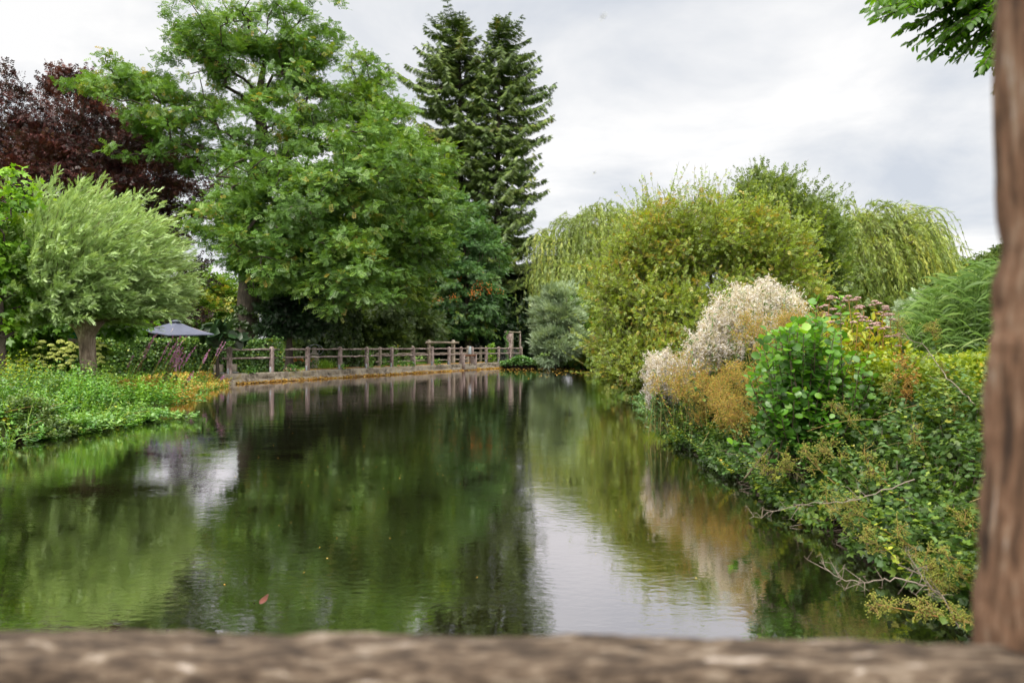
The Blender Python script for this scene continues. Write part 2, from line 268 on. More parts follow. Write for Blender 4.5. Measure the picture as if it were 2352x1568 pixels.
# foreground rail timber: blotchy brown with pale worn and pinkish patches and dark hollows
def railmat(name, stretch, off=(0, 0, 0), warm=0.0):
    m, nd, lk = newmat(name)
    ob = nd.new('ShaderNodeTexCoord'); mp_ = nd.new('ShaderNodeMapping'); mp_.inputs['Scale'].default_value = stretch; mp_.inputs['Location'].default_value = off; lk.new(ob.outputs['Object'], mp_.inputs[0])
    a = nd.new('ShaderNodeTexNoise'); a.inputs['Scale'].default_value = 19; a.inputs['Detail'].default_value = 7; a.inputs['Roughness'].default_value = .6; a.inputs['Distortion'].default_value = .6; lk.new(mp_.outputs[0], a.inputs['Vector'])
    b = nd.new('ShaderNodeTexNoise'); b.inputs['Scale'].default_value = 55; b.inputs['Detail'].default_value = 5; b.inputs['Roughness'].default_value = .7; lk.new(mp_.outputs[0], b.inputs['Vector'])
    ad = nd.new('ShaderNodeMath'); ad.operation = 'MULTIPLY_ADD'; lk.new(b.outputs[0], ad.inputs[0]); ad.inputs[1].default_value = .55; lk.new(a.outputs[0], ad.inputs[2])
    w_ = warm
    col = ramp(nd, [(.58, (.008, .005, .004)), (.71, (.026 + w_ * .05, .019 + w_ * .022, .013 + w_ * .010)), (.82, (.056 + w_ * .11, .043 + w_ * .045, .030 + w_ * .022)), (.93, (.12 + w_ * .10, .098 + w_ * .055, .075 + w_ * .03)), (1.0, (.30, .26, .235))], ad.outputs[0], lk)
    p = nd.new('ShaderNodeBsdfPrincipled'); lk.new(col, p.inputs['Base Color']); p.inputs['Roughness'].default_value = .85; p.inputs['Specular IOR Level'].default_value = .2
    bp = nd.new('ShaderNodeBump'); bp.inputs['Strength'].default_value = .7; bp.inputs['Distance'].default_value = .006; lk.new(ad.outputs[0], bp.inputs['Height']); lk.new(bp.outputs[0], p.inputs['Normal'])
    o = nd.new('ShaderNodeOutputMaterial'); lk.new(p.outputs[0], o.inputs[0]); return m
M['railh'] = railmat('worn_rail_timber', (1.1, 3.4, 3.4), (.7, 0, 0), .12)
M['railv'] = railmat('worn_post_timber', (2.4, 2.4, .42), (3.3, 1, 2), .85)

# ------------------------------------------------------------------ ground, water
POND = np.array([(-9.6, -14), (-9.3, 4), (-8.8, 11), (-8.6, 13.6), (-8.45, 15.4), (-8.3, 16.8), (-9.1, 18.2), (-10.3, 19.6), (-10, 22.5), (-11.4, 26), (-12.7, 32.6), (-12.9, 33.4), (-7, 46.0), (-1.2, 58.3), (2.2, 60), (5.2, 58), (5.6, 50), (5.2, 36), (4.5, 25), (3.6, 17), (3.25, 12), (3.15, 8), (3.0, 4.5), (2.9, -14)], float)
def sdist(P):
    """signed distance to the pond outline, negative over water"""
    A = POND; B = np.roll(POND, -1, 0); d = np.full(len(P), 1e9); ins = np.zeros(len(P), bool)
    for a, b in zip(A, B):
        ab = b - a; t = np.clip(((P - a) @ ab) / (ab @ ab), 0, 1); d = np.minimum(d, np.linalg.norm(P - (a + t[:, None] * ab), axis=1))
        c = ((a[1] > P[:, 1]) != (b[1] > P[:, 1])); den = b[1] - a[1] if abs(b[1] - a[1]) > 1e-9 else 1e-9
        ins ^= c & (P[:, 0] < (b[0] - a[0]) * (P[:, 1] - a[1]) / den + a[0])
    return np.where(ins, -d, d)
def ground_z(P):
    s = sdist(P); x, y = P[:, 0], P[:, 1]
    t = np.clip((s + .15) / .75, 0, 1); t = t * t * (3 - 2 * t)
    z = -.55 + t * (.55 + .36)
    right = np.clip((x - 1.5) / 1, 0, 1) * np.clip((45 - y) / 8, 0, 1)
    z = z + right * np.clip((s - .4) / 3.2, 0, 1) * .5
    bmp = .05 * np.sin(x * 1.3 + .7 * np.sin(y * .8)) * np.sin(y * 1.1 + x * .4)
    return z + np.where(s > .8, bmp, 0)
def gz(x, y): return float(ground_z(np.array([[x, y]]))[0])
xs = np.concatenate([[-3000, -1200, -500, -220, -120, -80], np.arange(-60, -20, 2.), np.arange(-20, 12, .4), np.arange(12, 40, 2.), [45, 60, 90, 150, 300, 700, 1500, 3000]])
ys = np.concatenate([[-600, -200, -80, -40], np.arange(-24, -4, 2.), np.arange(-4, 66, .4), np.arange(66, 110, 3.), [120, 150, 220, 400, 900, 2000, 4000]])
gx, gy = np.meshgrid(xs, ys); P = np.stack([gx.ravel(), gy.ravel()], 1); nx, ny = len(xs), len(ys)
i, j = np.meshgrid(np.arange(nx - 1), np.arange(ny - 1)); i = i.ravel(); j = j.ravel()
g = G(); g.add(np.column_stack([P, ground_z(P)]), np.stack([j * nx + i, j * nx + i + 1, (j + 1) * nx + i + 1, (j + 1) * nx + i], 1))
m, nd, lk = newmat('ground_mix')
ob = nd.new('ShaderNodeTexCoord'); na = nd.new('ShaderNodeTexNoise'); na.inputs['Scale'].default_value = .35; na.inputs['Detail'].default_value = 6; lk.new(ob.outputs['Object'], na.inputs['Vector'])
nb = nd.new('ShaderNodeTexNoise'); nb.inputs['Scale'].default_value = 9; nb.inputs['Detail'].default_value = 8; lk.new(ob.outputs['Object'], nb.inputs['Vector'])
ad = nd.new('ShaderNodeMath'); ad.operation = 'MULTIPLY_ADD'; lk.new(nb.outputs[0], ad.inputs[0]); ad.inputs[1].default_value = .5; lk.new(na.outputs[0], ad.inputs[2])
gc = ramp(nd, [(.45, (.045, .032, .018)), (.62, (.045, .075, .016)), (.8, (.09, .16, .022)), (1, (.17, .23, .04))], ad.outputs[0], lk)
se = nd.new('ShaderNodeSeparateXYZ'); lk.new(ob.outputs['Object'], se.inputs[0]); mr_ = nd.new('ShaderNodeMapRange'); lk.new(se.outputs[2], mr_.inputs[0]); mr_.inputs[1].default_value = .1; mr_.inputs[2].default_value = .3
mx = nd.new('ShaderNodeMix'); mx.data_type = 'RGBA'; lk.new(mr_.outputs[0], mx.inputs[0]); mx.inputs[6].default_value = (.03, .022, .014, 1); lk.new(gc, mx.inputs[7])
pb = nd.new('ShaderNodeBsdfPrincipled'); pb.inputs['Roughness'].default_value = .95; pb.inputs['Specular IOR Level'].default_value = .1; lk.new(mx.outputs[2], pb.inputs['Base Color'])
bp = nd.new('ShaderNodeBump'); bp.inputs['Distance'].default_value = .06; lk.new(nb.outputs[0], bp.inputs['Height']); lk.new(bp.outputs[0], pb.inputs['Normal'])
o_ = nd.new('ShaderNodeOutputMaterial'); lk.new(pb.outputs[0], o_.inputs[0])
struct(g.build('ground', m, smooth=True))
# water: murky body under a mirror-like rippled surface
m, nd, lk = newmat('pond_water')
ob = nd.new('ShaderNodeTexCoord')
mp_ = nd.new('ShaderNodeMapping'); mp_.inputs['Scale'].default_value = (1, 1.7, 1); lk.new(ob.outputs['Object'], mp_.inputs[0])
na = nd.new('ShaderNodeTexNoise'); na.inputs['Scale'].default_value = 9; na.inputs['Detail'].default_value = 4; na.inputs['Roughness'].default_value = .5; na.inputs['Distortion'].default_value = .3; lk.new(mp_.outputs[0], na.inputs['Vector'])
nb = nd.new('ShaderNodeTexNoise'); nb.inputs['Scale'].default_value = 1.1; nb.inputs['Detail'].default_value = 2; lk.new(mp_.outputs[0], nb.inputs['Vector'])
nm = nd.new('ShaderNodeMapRange'); lk.new(nb.outputs[0], nm.inputs[0]); nm.inputs[1].default_value = .35; nm.inputs[2].default_value = .7; nm.inputs[3].default_value = .3; nm.inputs[4].default_value = 1.3
ml = nd.new('ShaderNodeMath'); ml.operation = 'MULTIPLY'; lk.new(na.outputs[0], ml.inputs[0]); lk.new(nm.outputs[0], ml.inputs[1])
bp = nd.new('ShaderNodeBump'); bp.inputs['Strength'].default_value = 1; bp.inputs['Distance'].default_value = .0015; lk.new(ml.outputs[0], bp.inputs['Height'])
fr = nd.new('ShaderNodeFresnel'); fr.inputs[0].default_value = 1.6; lk.new(bp.outputs[0], fr.inputs['Normal'])
pw = nd.new('ShaderNodeMath'); pw.operation = 'POWER'; lk.new(fr.outputs[0], pw.inputs[0]); pw.inputs[1].default_value = .32
gl = nd.new('ShaderNodeBsdfGlossy'); gl.inputs['Roughness'].default_value = .0; gl.inputs[0].default_value = (.97, .93, .96, 1); lk.new(bp.outputs[0], gl.inputs['Normal'])
df = nd.new('ShaderNodeBsdfDiffuse'); df.inputs[0].default_value = (.0075, .0072, .0032, 1)
ms = nd.new('ShaderNodeMixShader'); lk.new(pw.outputs[0], ms.inputs[0]); lk.new(df.outputs[0], ms.inputs[1]); lk.new(gl.outputs[0], ms.inputs[2])
o_ = nd.new('ShaderNodeOutputMaterial'); lk.new(ms.outputs[0], o_.inputs[0])
g = G(); g.add([(-18, -16, 0), (9, -16, 0), (9, 63, 0), (-18, 63, 0)], [[0, 1, 2, 3]]); struct(g.build('water', m))

# ------------------------------------------------------------------ tree machinery
def crown_pts(rng, blobs, n, shell=.5, lump=.22):
    """cluster centres inside a set of lumpy ellipsoids given as (px, py, depth, rx px, ry px, rz m[, weight])"""
    C = []; O = []; wts = []
    for b in blobs: wts.append((b[3] * b[4] * (b[2] / 40) ** 2) ** .8 * (b[6] if len(b) > 6 else 1))
    wts = np.array(wts) / sum(wts); cnt = rng.multinomial(n, wts)
    for b, k in zip(blobs, cnt):
        c = at(b[0], b[1], b[2]); r = np.array([b[3] / F * b[2], b[5], b[4] / F * b[2]])
        u = unit(rng.normal(size=(k, 3))); ph = rng.random(6) * 6
        lum = 1 + lump * (np.sin(u[:, 0] * 4 + ph[0]) * np.sin(u[:, 2] * 5 + ph[1]) + .7 * np.sin(u[:, 1] * 6 + ph[2] + u[:, 0] * 3))
        rad = (shell + (1 - shell) * rng.random(k) ** .6) * lum
        C.append(c + u * r * rad[:, None]); O.append(unit(u / r))
    return np.concatenate(C), np.concatenate(O)
def skeleton(rng, path, radii, C, r_tip=.012, jit=.12, g=None, k=5, power=2.4, sub=3, maxr=None, wpath=.35):
    """limbs that reach from the trunk path to every cluster centre"""
    path = np.asarray(path, float); pos = [p for p in path]; par = [-1] + list(range(len(path) - 1)); plen = [0.]
    for a, b in zip(path[:-1], path[1:]): plen.append(plen[-1] + np.linalg.norm(b - a))
    plen[:] = [v * .5 for v in plen]
    start = max(1, int(len(path) * .45)); top = path[-1]
    order = np.argsort(np.linalg.norm(C - path[start], axis=1)); ends = []
    POS = np.zeros((len(path) + len(C) * sub + 5, 3)); PL = np.zeros(len(POS)); nn = len(path); POS[:nn] = path; PL[:nn] = plen; PL[:start] += 50
    for ci in order:
        c = C[ci]; dv = c - POS[:nn]; dd = np.linalg.norm(dv, axis=1) + wpath * PL[:nn] + np.where(dv[:, 2] < -.3, .8 * -dv[:, 2], 0) * .6
        b = int(np.argmin(dd)); prev = b; L_ = np.linalg.norm(c - POS[b]); p0 = POS[b].copy()
        for q in range(1, sub + 1):
            t = q / sub; p = p0 + (c - p0) * t
            if q < sub: p = p + rng.normal(size=3) * jit * L_ + np.array([0, 0, .10 * L_ * math.sin(t * math.pi)])
            POS[nn] = p; PL[nn] = PL[prev] + L_ / sub if prev >= len(path) or True else 0; par.append(prev); prev = nn; nn += 1
        ends.append(prev)
    acc = np.zeros(nn); acc[ends] = r_tip ** power
    for q in range(nn - 1, len(path) - 1, -1):
        if acc[q] == 0: acc[q] = r_tip ** power
        acc[par[q]] += acc[q]
    rad = acc ** (1 / power)
    if maxr: rad = np.minimum(rad, maxr)
    idx = np.arange(len(path), nn); pa = np.array(par)[idx]
    r0 = np.minimum(rad[pa], rad[idx] * 1.5)
    if g is None: g = G()
    g.segs(POS[pa], POS[idx], np.maximum(r0, r_tip), np.maximum(rad[idx], r_tip * .8), k=k)
    return g
def trunk(g, path, radii, k=12, lump=.07, seed=1):
    path = np.asarray(path, float); n = len(path); t = np.linspace(0, n - 1, (n - 1) * 5 + 1)
    P_ = np.stack([np.interp(t, np.arange(n), path[:, a]) for a in range(3)], 1); r_ = np.interp(t, np.arange(n), radii)
    r_[:3] *= np.array([1.35, 1.15, 1.04]); g.tube(P_, r_, k=k, lump=lump, seed=seed)
def sprays(g, rng, C, O, rc, m, tpl, size, tint=(.5, .18, .12), flat=.6, out=.5, bias=(0, 0, 0), upw=.8, jit=.45, mat=0, wide=1.0, svar=.3):
    n = len(C); idx = np.repeat(np.arange(n), m); N_ = len(idx)
    off = rng.normal(size=(N_, 3)) * .5; off = off * np.array([rc, rc, rc * flat])
    P_ = C[idx] + off
    D = off / rc * .9 + O[idx] * out + np.array(bias) + rng.normal(size=(N_, 3)) * jit
    U = np.array([0, 0, 1.]) * upw + O[idx] * .4 + rng.normal(size=(N_, 3)) * .45
    ct = rng.normal(size=n) * tint[1]; t = tint[0] + ct[idx] + rng.normal(size=N_) * tint[2]
    s_ = size * (1 + svar * (rng.random(N_) * 2 - 1)); sz = np.stack([s_, s_ * wide, s_], 1)
    g.inst(tpl, P_ - unit(D) * s_[:, None] * .4, D, U, sz, np.clip(t, 0, 1), mat)
def tree(name, label, cat, seed, base, path, radii, blobs, n, m, tpl, size, leaf, bark='barkdark', rc=.8, shell=.5, lump=.22, tip=.012, skel=True, group=None, trunkname='trunk', ivy=False, **kw):
    rng = rg(seed); root = thing(name, label, cat, base, group)
    C, O = crown_pts(rng, blobs, n, shell, lump)
    tg = G(); trunk(tg, path, radii, seed=seed)
    tg.build(trunkname, M[bark], root, smooth=True)
    if skel:
        skg = skeleton(rng, path, radii, C[:: max(1, len(C) // 420)], r_tip=tip, maxr=radii[-1] * 1.2); skg.build('branches', M[bark], root)
    cg = G(); sprays(cg, rng, C, O, rc, m, tpl, size, **kw); cg.build('crown', M[leaf], root)
    return root, C, O

# ---------------- black locust with the big ivy-foot trunk
def P3(*a): return [at(*q) for q in a]
lb = at(563, 0, 42); lb[2] = gz(lb[0], lb[1]) - .1
path = [lb, at(566, 720, 42), at(570, 640, 42), at(560, 520, 42), at(585, 400, 42), at(600, 300, 42), at(590, 230, 42), at(610, 120, 42)]
r_, C, O = tree('locust_tree', 'tallest broadleaf tree, feathery green crown with gaps of sky, thick dark trunk behind the hedge', 'tree', 11, lb, path, [.62, .58, .52, .42, .36, .3, .22, .1],
    [(600, 70, 42, 185, 90, 4, .56), (560, 160, 42, 215, 95, 4.5, .52), (470, 90, 42, 90, 60, 3, .8), (700, 110, 42, 70, 60, 3, .7), (300, 190, 41, 110, 40, 2.2, .7), (390, 250, 41, 130, 60, 3, .6), (700, 230, 42, 115, 125, 4, .56), (600, 330, 41, 250, 80, 5, .6),
     (400, 330, 42, 90, 60, 3, .6), (545, 500, 39.5, 100, 120, 3), (690, 470, 38, 190, 120, 4), (840, 420, 40, 150, 120, 4), (700, 590, 37.5, 150, 80, 2.6), (800, 640, 36.5, 90, 100, 2), (560, 600, 39, 85, 45, 2, .7)],
    1400, 38, PINN, .35, 'locust', rc=.55, shell=.30, lump=.37, tip=.028, flat=.5, out=.35, bias=(0, 0, -.12), upw=1.1, tint=(.42, .13, .12))
# a second spray of paler pods and yellowing fronds
g = G(); rng = rg(5); sel = rng.random(len(C)) < .16
sprays(g, rng, C[sel], O[sel], .5, 5, PINN, .32, tint=(.95, .05, .1), bias=(0, 0, -.6)); g.build('seed_pods', M['locust'], r_)
# fork of the trunk
g = G(); trunk(g, [at(572, 735, 42), at(590, 690, 42.3), at(606, 640, 42.6), at(640, 560, 43), at(690, 470, 43)], [.3, .28, .26, .2, .12], k=10); g.build('side_trunk', M['barkdark'], r_, smooth=True)
# ---------------- second locust group to the right, ivy on its trunks
lb = at(776, 0, 45); lb[2] = gz(lb[0], lb[1]) - .1
path = [lb, at(776, 740, 45), at(790, 640, 45), at(830, 480, 45.5), at(860, 330, 46), at(850, 200, 47)]
r2, C, O = tree('locust_tree', 'lighter yellow-green feathery tree between the tallest broadleaf tree and the spruces', 'tree', 21, lb, path, [.42, .38, .3, .24, .18, .07],
    [(845, 170, 48, 45, 42, 1.6, .6), (800, 230, 47, 55, 40, 2, .6), (860, 260, 47, 80, 70, 3), (900, 350, 46, 105, 75, 3.5), (940, 450, 45, 95, 90, 3.5), (900, 560, 43.5, 110, 90, 3), (850, 640, 42.5, 90, 70, 2.2), (960, 400, 46, 70, 60, 2.5)],
    640, 34, PINN, .37, 'locust2', rc=.6, lump=.3, shell=.35, tip=.018, flat=.5, out=.35, bias=(.1, 0, -.15), upw=1.1, tint=(.38, .13, .12))
def ivy(root, x, d, y0, y1, rpx, seed, n=2600):
    rng = rg(seed); t = rng.random(n); a = rng.random(n) * 2 * math.pi; r = rpx / F * d * (1 + .22 * np.sin(t * 19 + a * 2) + .1 * rng.normal(size=n))
    c = at(x, y0, d); z = c[2] + (y0 - y1) / F * d * t
    O_ = np.stack([np.cos(a), np.sin(a), 0 * a], 1); P_ = np.stack([c[0] + O_[:, 0] * r, c[1] + O_[:, 1] * r, z], 1)
    g = G(); g.inst(FOLD, P_, unit(O_ * .5 + np.array([0, 0, -.8]) + rng.normal(size=(n, 3)) * .4), O_ + rng.normal(size=(n, 3)) * .3, .15 + .08 * rng.random(n), np.clip(.35 + .2 * rng.normal(size=n), 0, 1))
    return g.build('ivy', M['olive'], root)
ivy(r2, 776, 45, 838, 690, 20, 3)
ivy(r_, 563, 42, 800, 700, 21, 4, 1200)
lb = at(812, 0, 47); lb[2] = gz(lb[0], lb[1]) - .1
path = [lb, at(812, 740, 47), at(815, 640, 47), at(880, 520, 48)]
r3, C, O = tree('locust_tree', 'slim ivy-covered tree just right of the thicker ivy-clad trunk behind the fence', 'tree', 22, lb, path, [.3, .28, .24, .12],
    [(960, 590, 47, 70, 60, 3), (1000, 500, 47, 60, 60, 3), (930, 660, 46, 50, 50, 2.5)], 110, 46, PINN, .42, 'locust2', rc=.85, shell=.4, tip=.018, flat=.5, upw=1.1, tint=(.3, .13, .12))
ivy(r3, 812, 47, 836, 690, 15, 6, 1800)
# ---------------- copper beech
lb = at(150, 0, 47); lb[2] = gz(lb[0], lb[1]) - .1
tree('copper_beech', 'dark purple copper beech at the left behind the willow', 'tree', 31, lb, [lb, at(150, 640, 47), at(160, 480, 47), at(170, 340, 47), at(190, 240, 47)], [.6, .5, .4, .3, .1],
    [(150, 255, 47, 130, 75, 4), (40, 330, 47, 120, 70, 4), (250, 330, 46, 140, 80, 4), (130, 400, 46, 190, 90, 5), (340, 400, 45, 130, 80, 4), (300, 500, 46, 170, 80, 4), (60, 520, 47, 130, 120, 4), (430, 640, 46, 70, 60, 2.5, .35), (340, 690, 47, 110, 60, 3, .7), (170, 190, 47, 40, 30, 2, .6), (-60, 400, 47, 90, 100, 4)],
    1150, 52, LSPR, .30, 'beech', rc=.7, shell=.4, lump=.25, tip=.018, out=.9, bias=(0, 0, .25), upw=.7, tint=(.42, .17, .16), wide=1.1)
# ---------------- spruces
def spruce(label, seed, apx, apy, d, rmax_px, base_x, lim):
    rng = rg(seed); top = at(apx, apy, d); b = at(base_x, 0, d); b[2] = gz(b[0], b[1]) - .1; H = top[2] - b[2]
    root = thing('spruce_tree', label, 'tree', b, 'twin spruces')
    g = G(); P_ = [b + (top - b) * t for t in np.linspace(0, 1, 9)]; g.tube(P_, [.42 * (1 - t) ** .8 + .03 for t in np.linspace(0, 1, 9)], k=10, lump=.04); g.build('trunk', M['barkdark'], root, smooth=True)
    bg = G(); cg = G(); z = .35; first = True; BP = []; SP = []; SD = []; TT = []
    rm = rmax_px / F * d
    while z < H - 1.2:
        prof = min(1, (z / 7.0) ** .58) * (1 - .28 * max(0, (z - 11) / (H - 11))) + .03
        nb_ = 6 if z < 4 else (7 if z < 12 else 8)
        a0 = rng.random() * 6.28
        for q in range(nb_):
            a = a0 + q / nb_ * 6.28 + rng.normal() * .2; Lb = rm * prof * (1 + .22 * rng.normal()) * lim(a, z)
            if Lb < .15: continue
            hd = np.array([math.cos(a), math.sin(a), 0]); ns = max(5, int(Lb / .30)); s = np.linspace(0, 1, ns + 1)
            dr = (.04 + .028 * min(z, 14)) * Lb * .6
            up = .30 if z < 3 else .16
            pz = -dr * np.sin(s * 2.2) * .75 + up * Lb * s ** 3 * .9
            tz = top - (top - b) * (max(.15, z + .45 * rng.normal() * min(1, z / 4)) / H)
            pts = tz + hd * (Lb * s)[:, None] + np.stack([0 * s, 0 * s, pz], 1) + np.cumsum(rng.normal(size=(ns + 1, 3)) * .03, 0)
            bg.segs(pts[:-1], pts[1:], .045 * (1 - s[:-1]) * Lb / 4 + .012, .045 * (1 - s[1:]) * Lb / 4 + .01, k=4)
            side = np.array([-hd[1], hd[0], 0]); ctint = .42 + .13 * rng.normal()
            for e_ in range(1, ns + 1):
                if s[e_] * Lb < .5 and z > 4: continue
                wl = (.35 + .75 * math.sin(min(1, s[e_] * 1.15) * 2.7)) * min(1, Lb / 3) + .12
                for sg in (1, -1, 1, -1):
                    SP.append(pts[e_] + rng.normal(size=3) * .06); SD.append(hd * .55 + side * sg * (.7 + .3 * rng.random()) + np.array([0, 0, -.3 - .9 * rng.random() * min(1, z / 6) + (.35 if z < 3 else 0)])); TT.append((ctint + .1 * rng.normal(), wl * .55 + .22))
                SP.append(pts[e_]); SD.append(np.array([0, 0, -1]) + .35 * rng.normal(size=3)); TT.append((ctint - .05, .28 + .3 * rng.random() * min(1, z / 8)))
            SP.append(pts[-1]); SD.append(hd + np.array([0, 0, .35])); TT.append((ctint + .1, .5))
        z += .34 + .028 * z + .1 * rng.random() if z < 8 else .62 + .2 * rng.random()
    for q in range(14):
        SP.append(top - np.array([0, 0, .1 + q * .09])); a = rng.random() * 6.28; SD.append(np.array([math.cos(a) * .6, math.sin(a) * .6, .9])); TT.append((.5, .25 + q * .03))
    SP = np.array(SP); SD = np.array(SD); TT = np.array(TT); U = np.array([0, 0, 1.]) + rng.normal(size=SP.shape) * .4
    cg.inst(NEED, SP, SD, U, np.stack([TT[:, 1], TT[:, 1] * 1.1, TT[:, 1]], 1), np.clip(TT[:, 0] + .08 * rng.normal(size=len(SP)), 0, 1))
    bg.build('branches', M['barkdark'], root); cg.build('crown', M['spruce'], root)
spruce('left one of the two tall spruces, the wider crown', 41, 1055, 40, 75, 118, 1062, lambda a, z: (1 if math.cos(a) < .25 else .62) * (1 if z > 2 else 1.1))
spruce('right one of the two tall spruces, slimmer top with a bit of bare trunk', 42, 1147, 36, 72, 108, 1140, lambda a, z: ((1.15 if 7.5 < z < 11.5 else .88) if math.cos(a) > 0 else .55))
# ---------------- rowan and shrubs under the spruces
lb = at(1075, 0, 62); lb[2] = gz(lb[0], lb[1])
rr_, C, O = tree('rowan_tree', 'rowan with orange-red berries in front of the spruces', 'tree', 51, lb, [lb, at(1075, 740, 62), at(1070, 640, 62), at(1065, 540, 62)], [.3, .26, .2, .1],
    [(1060, 500, 63, 60, 55, 3), (1030, 570, 63, 90, 70, 3.5), (1110, 590, 62, 60, 90, 3), (1060, 680, 61.5, 95, 80, 3.5), (1110, 700, 61, 45, 70, 2.4), (980, 650, 62, 60, 100, 3), (1000, 740, 61, 70, 50, 2.5)],
    560, 40, PINN, .38, 'rowan', rc=.6, shell=.45, tip=.015, flat=.55, out=.6, bias=(0, 0, -.35), upw=1, tint=(.42, .18, .14))
g = G(); rng = rg(52); sel = np.where((C[:, 2] < at(0, 640, 62)[2]) & (C[:, 2] > at(0, 720, 62)[2]) & (C[:, 1] < 62))[0]; sel = rng.choice(sel, min(26, len(sel)), replace=False)
for c in sel:
    k = 26; Pq = C[c] + np.array([0, -.5, 0]) + rng.normal(size=(k, 3)) * .22; g.inst(OCT, Pq, np.tile([1., 0, 0], (k, 1)), np.tile([0, 0, 1.], (k, 1)), .05, rng.random(k))
g.build('berries', M['berry'], rr_)
g = G(); sel = rng.choice(np.where((C[:, 2] < at(0, 640, 62)[2]) & (C[:, 1] < 62))[0], 30); sprays(g, rng, C[sel] - [0, .4, 0], O[sel], .5, 8, PINN, .4, tint=(.5, .2, .2), bias=(0, 0, -.5)); g.build('turning_leaves', M['sallow'], rr_)
def shrub(name, label, cat, seed, px, d, blobs, n, m, tpl, size, leaf, bark='barkdark', group=None, h=.5, r=.08, **kw):
    lb = at(px, 0, d); lb[2] = gz(lb[0], lb[1]) - .05; c = at(blobs[0][0], blobs[0][1], blobs[0][2])
    return tree(name, label, cat, seed, lb, [lb, lb + (c - lb) * .3, lb + (c - lb) * .6], [r * 1.4, r, r * .7], blobs, n, m, tpl, size, leaf, bark=bark, group=group, trunkname='stem', **kw)
shrub('olive_shrub', 'feathery olive-green shrub behind the fence, left of the rowan', 'shrub', 53, 900, 54, [(900, 700, 54, 75, 70, 2.4), (950, 745, 55, 70, 50, 2), (870, 765, 53, 50, 35, 1.6)], 150, 60, WSPR, .42, 'olive', rc=.7, out=.6, bias=(0, 0, -.2))
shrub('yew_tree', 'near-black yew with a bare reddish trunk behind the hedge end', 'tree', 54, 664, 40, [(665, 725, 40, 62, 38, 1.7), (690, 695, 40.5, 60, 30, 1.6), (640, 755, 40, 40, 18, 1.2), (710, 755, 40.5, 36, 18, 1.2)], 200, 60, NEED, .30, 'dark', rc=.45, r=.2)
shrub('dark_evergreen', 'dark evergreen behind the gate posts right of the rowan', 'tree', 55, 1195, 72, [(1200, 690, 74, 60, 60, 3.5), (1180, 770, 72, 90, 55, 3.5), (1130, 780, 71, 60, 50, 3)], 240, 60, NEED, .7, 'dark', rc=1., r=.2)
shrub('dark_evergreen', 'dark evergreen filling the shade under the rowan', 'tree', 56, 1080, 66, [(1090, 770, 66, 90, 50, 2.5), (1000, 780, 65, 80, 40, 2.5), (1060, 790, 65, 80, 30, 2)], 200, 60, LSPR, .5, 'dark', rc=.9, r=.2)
shrub('laurel_shrub', 'deep green shrub behind the ivy-clad trunks', 'shrub', 57, 760, 52, [(760, 760, 52, 100, 50, 2.5), (850, 790, 53, 90, 45, 2.5), (700, 800, 51, 60, 30, 2)], 200, 60, LSPR, .45, 'olive', rc=.8)
# far garden trees seen through the gaps
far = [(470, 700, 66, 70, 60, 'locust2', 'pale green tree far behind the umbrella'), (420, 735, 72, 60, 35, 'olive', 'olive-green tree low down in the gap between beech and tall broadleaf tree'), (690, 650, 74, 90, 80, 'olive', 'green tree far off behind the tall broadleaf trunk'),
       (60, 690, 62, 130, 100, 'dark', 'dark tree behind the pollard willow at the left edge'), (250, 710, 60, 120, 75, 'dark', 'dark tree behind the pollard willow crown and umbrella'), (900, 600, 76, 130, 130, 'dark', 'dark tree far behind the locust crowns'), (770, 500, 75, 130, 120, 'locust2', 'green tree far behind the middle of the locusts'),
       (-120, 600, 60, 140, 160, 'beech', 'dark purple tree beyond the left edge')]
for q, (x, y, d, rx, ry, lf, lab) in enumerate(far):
    shrub('garden_tree', lab, 'tree', 60 + q, x, d, [(x, y, d, rx, ry, 4), (x + rx * .4, y + ry * .5, d, rx * .8, ry * .6, 3.5), (x - rx * .5, y + ry * .45, d, rx * .7, ry * .6, 3.5)], 210, 40, LSPR, .72, lf, rc=1.3, h=3, r=.25, skel=False)
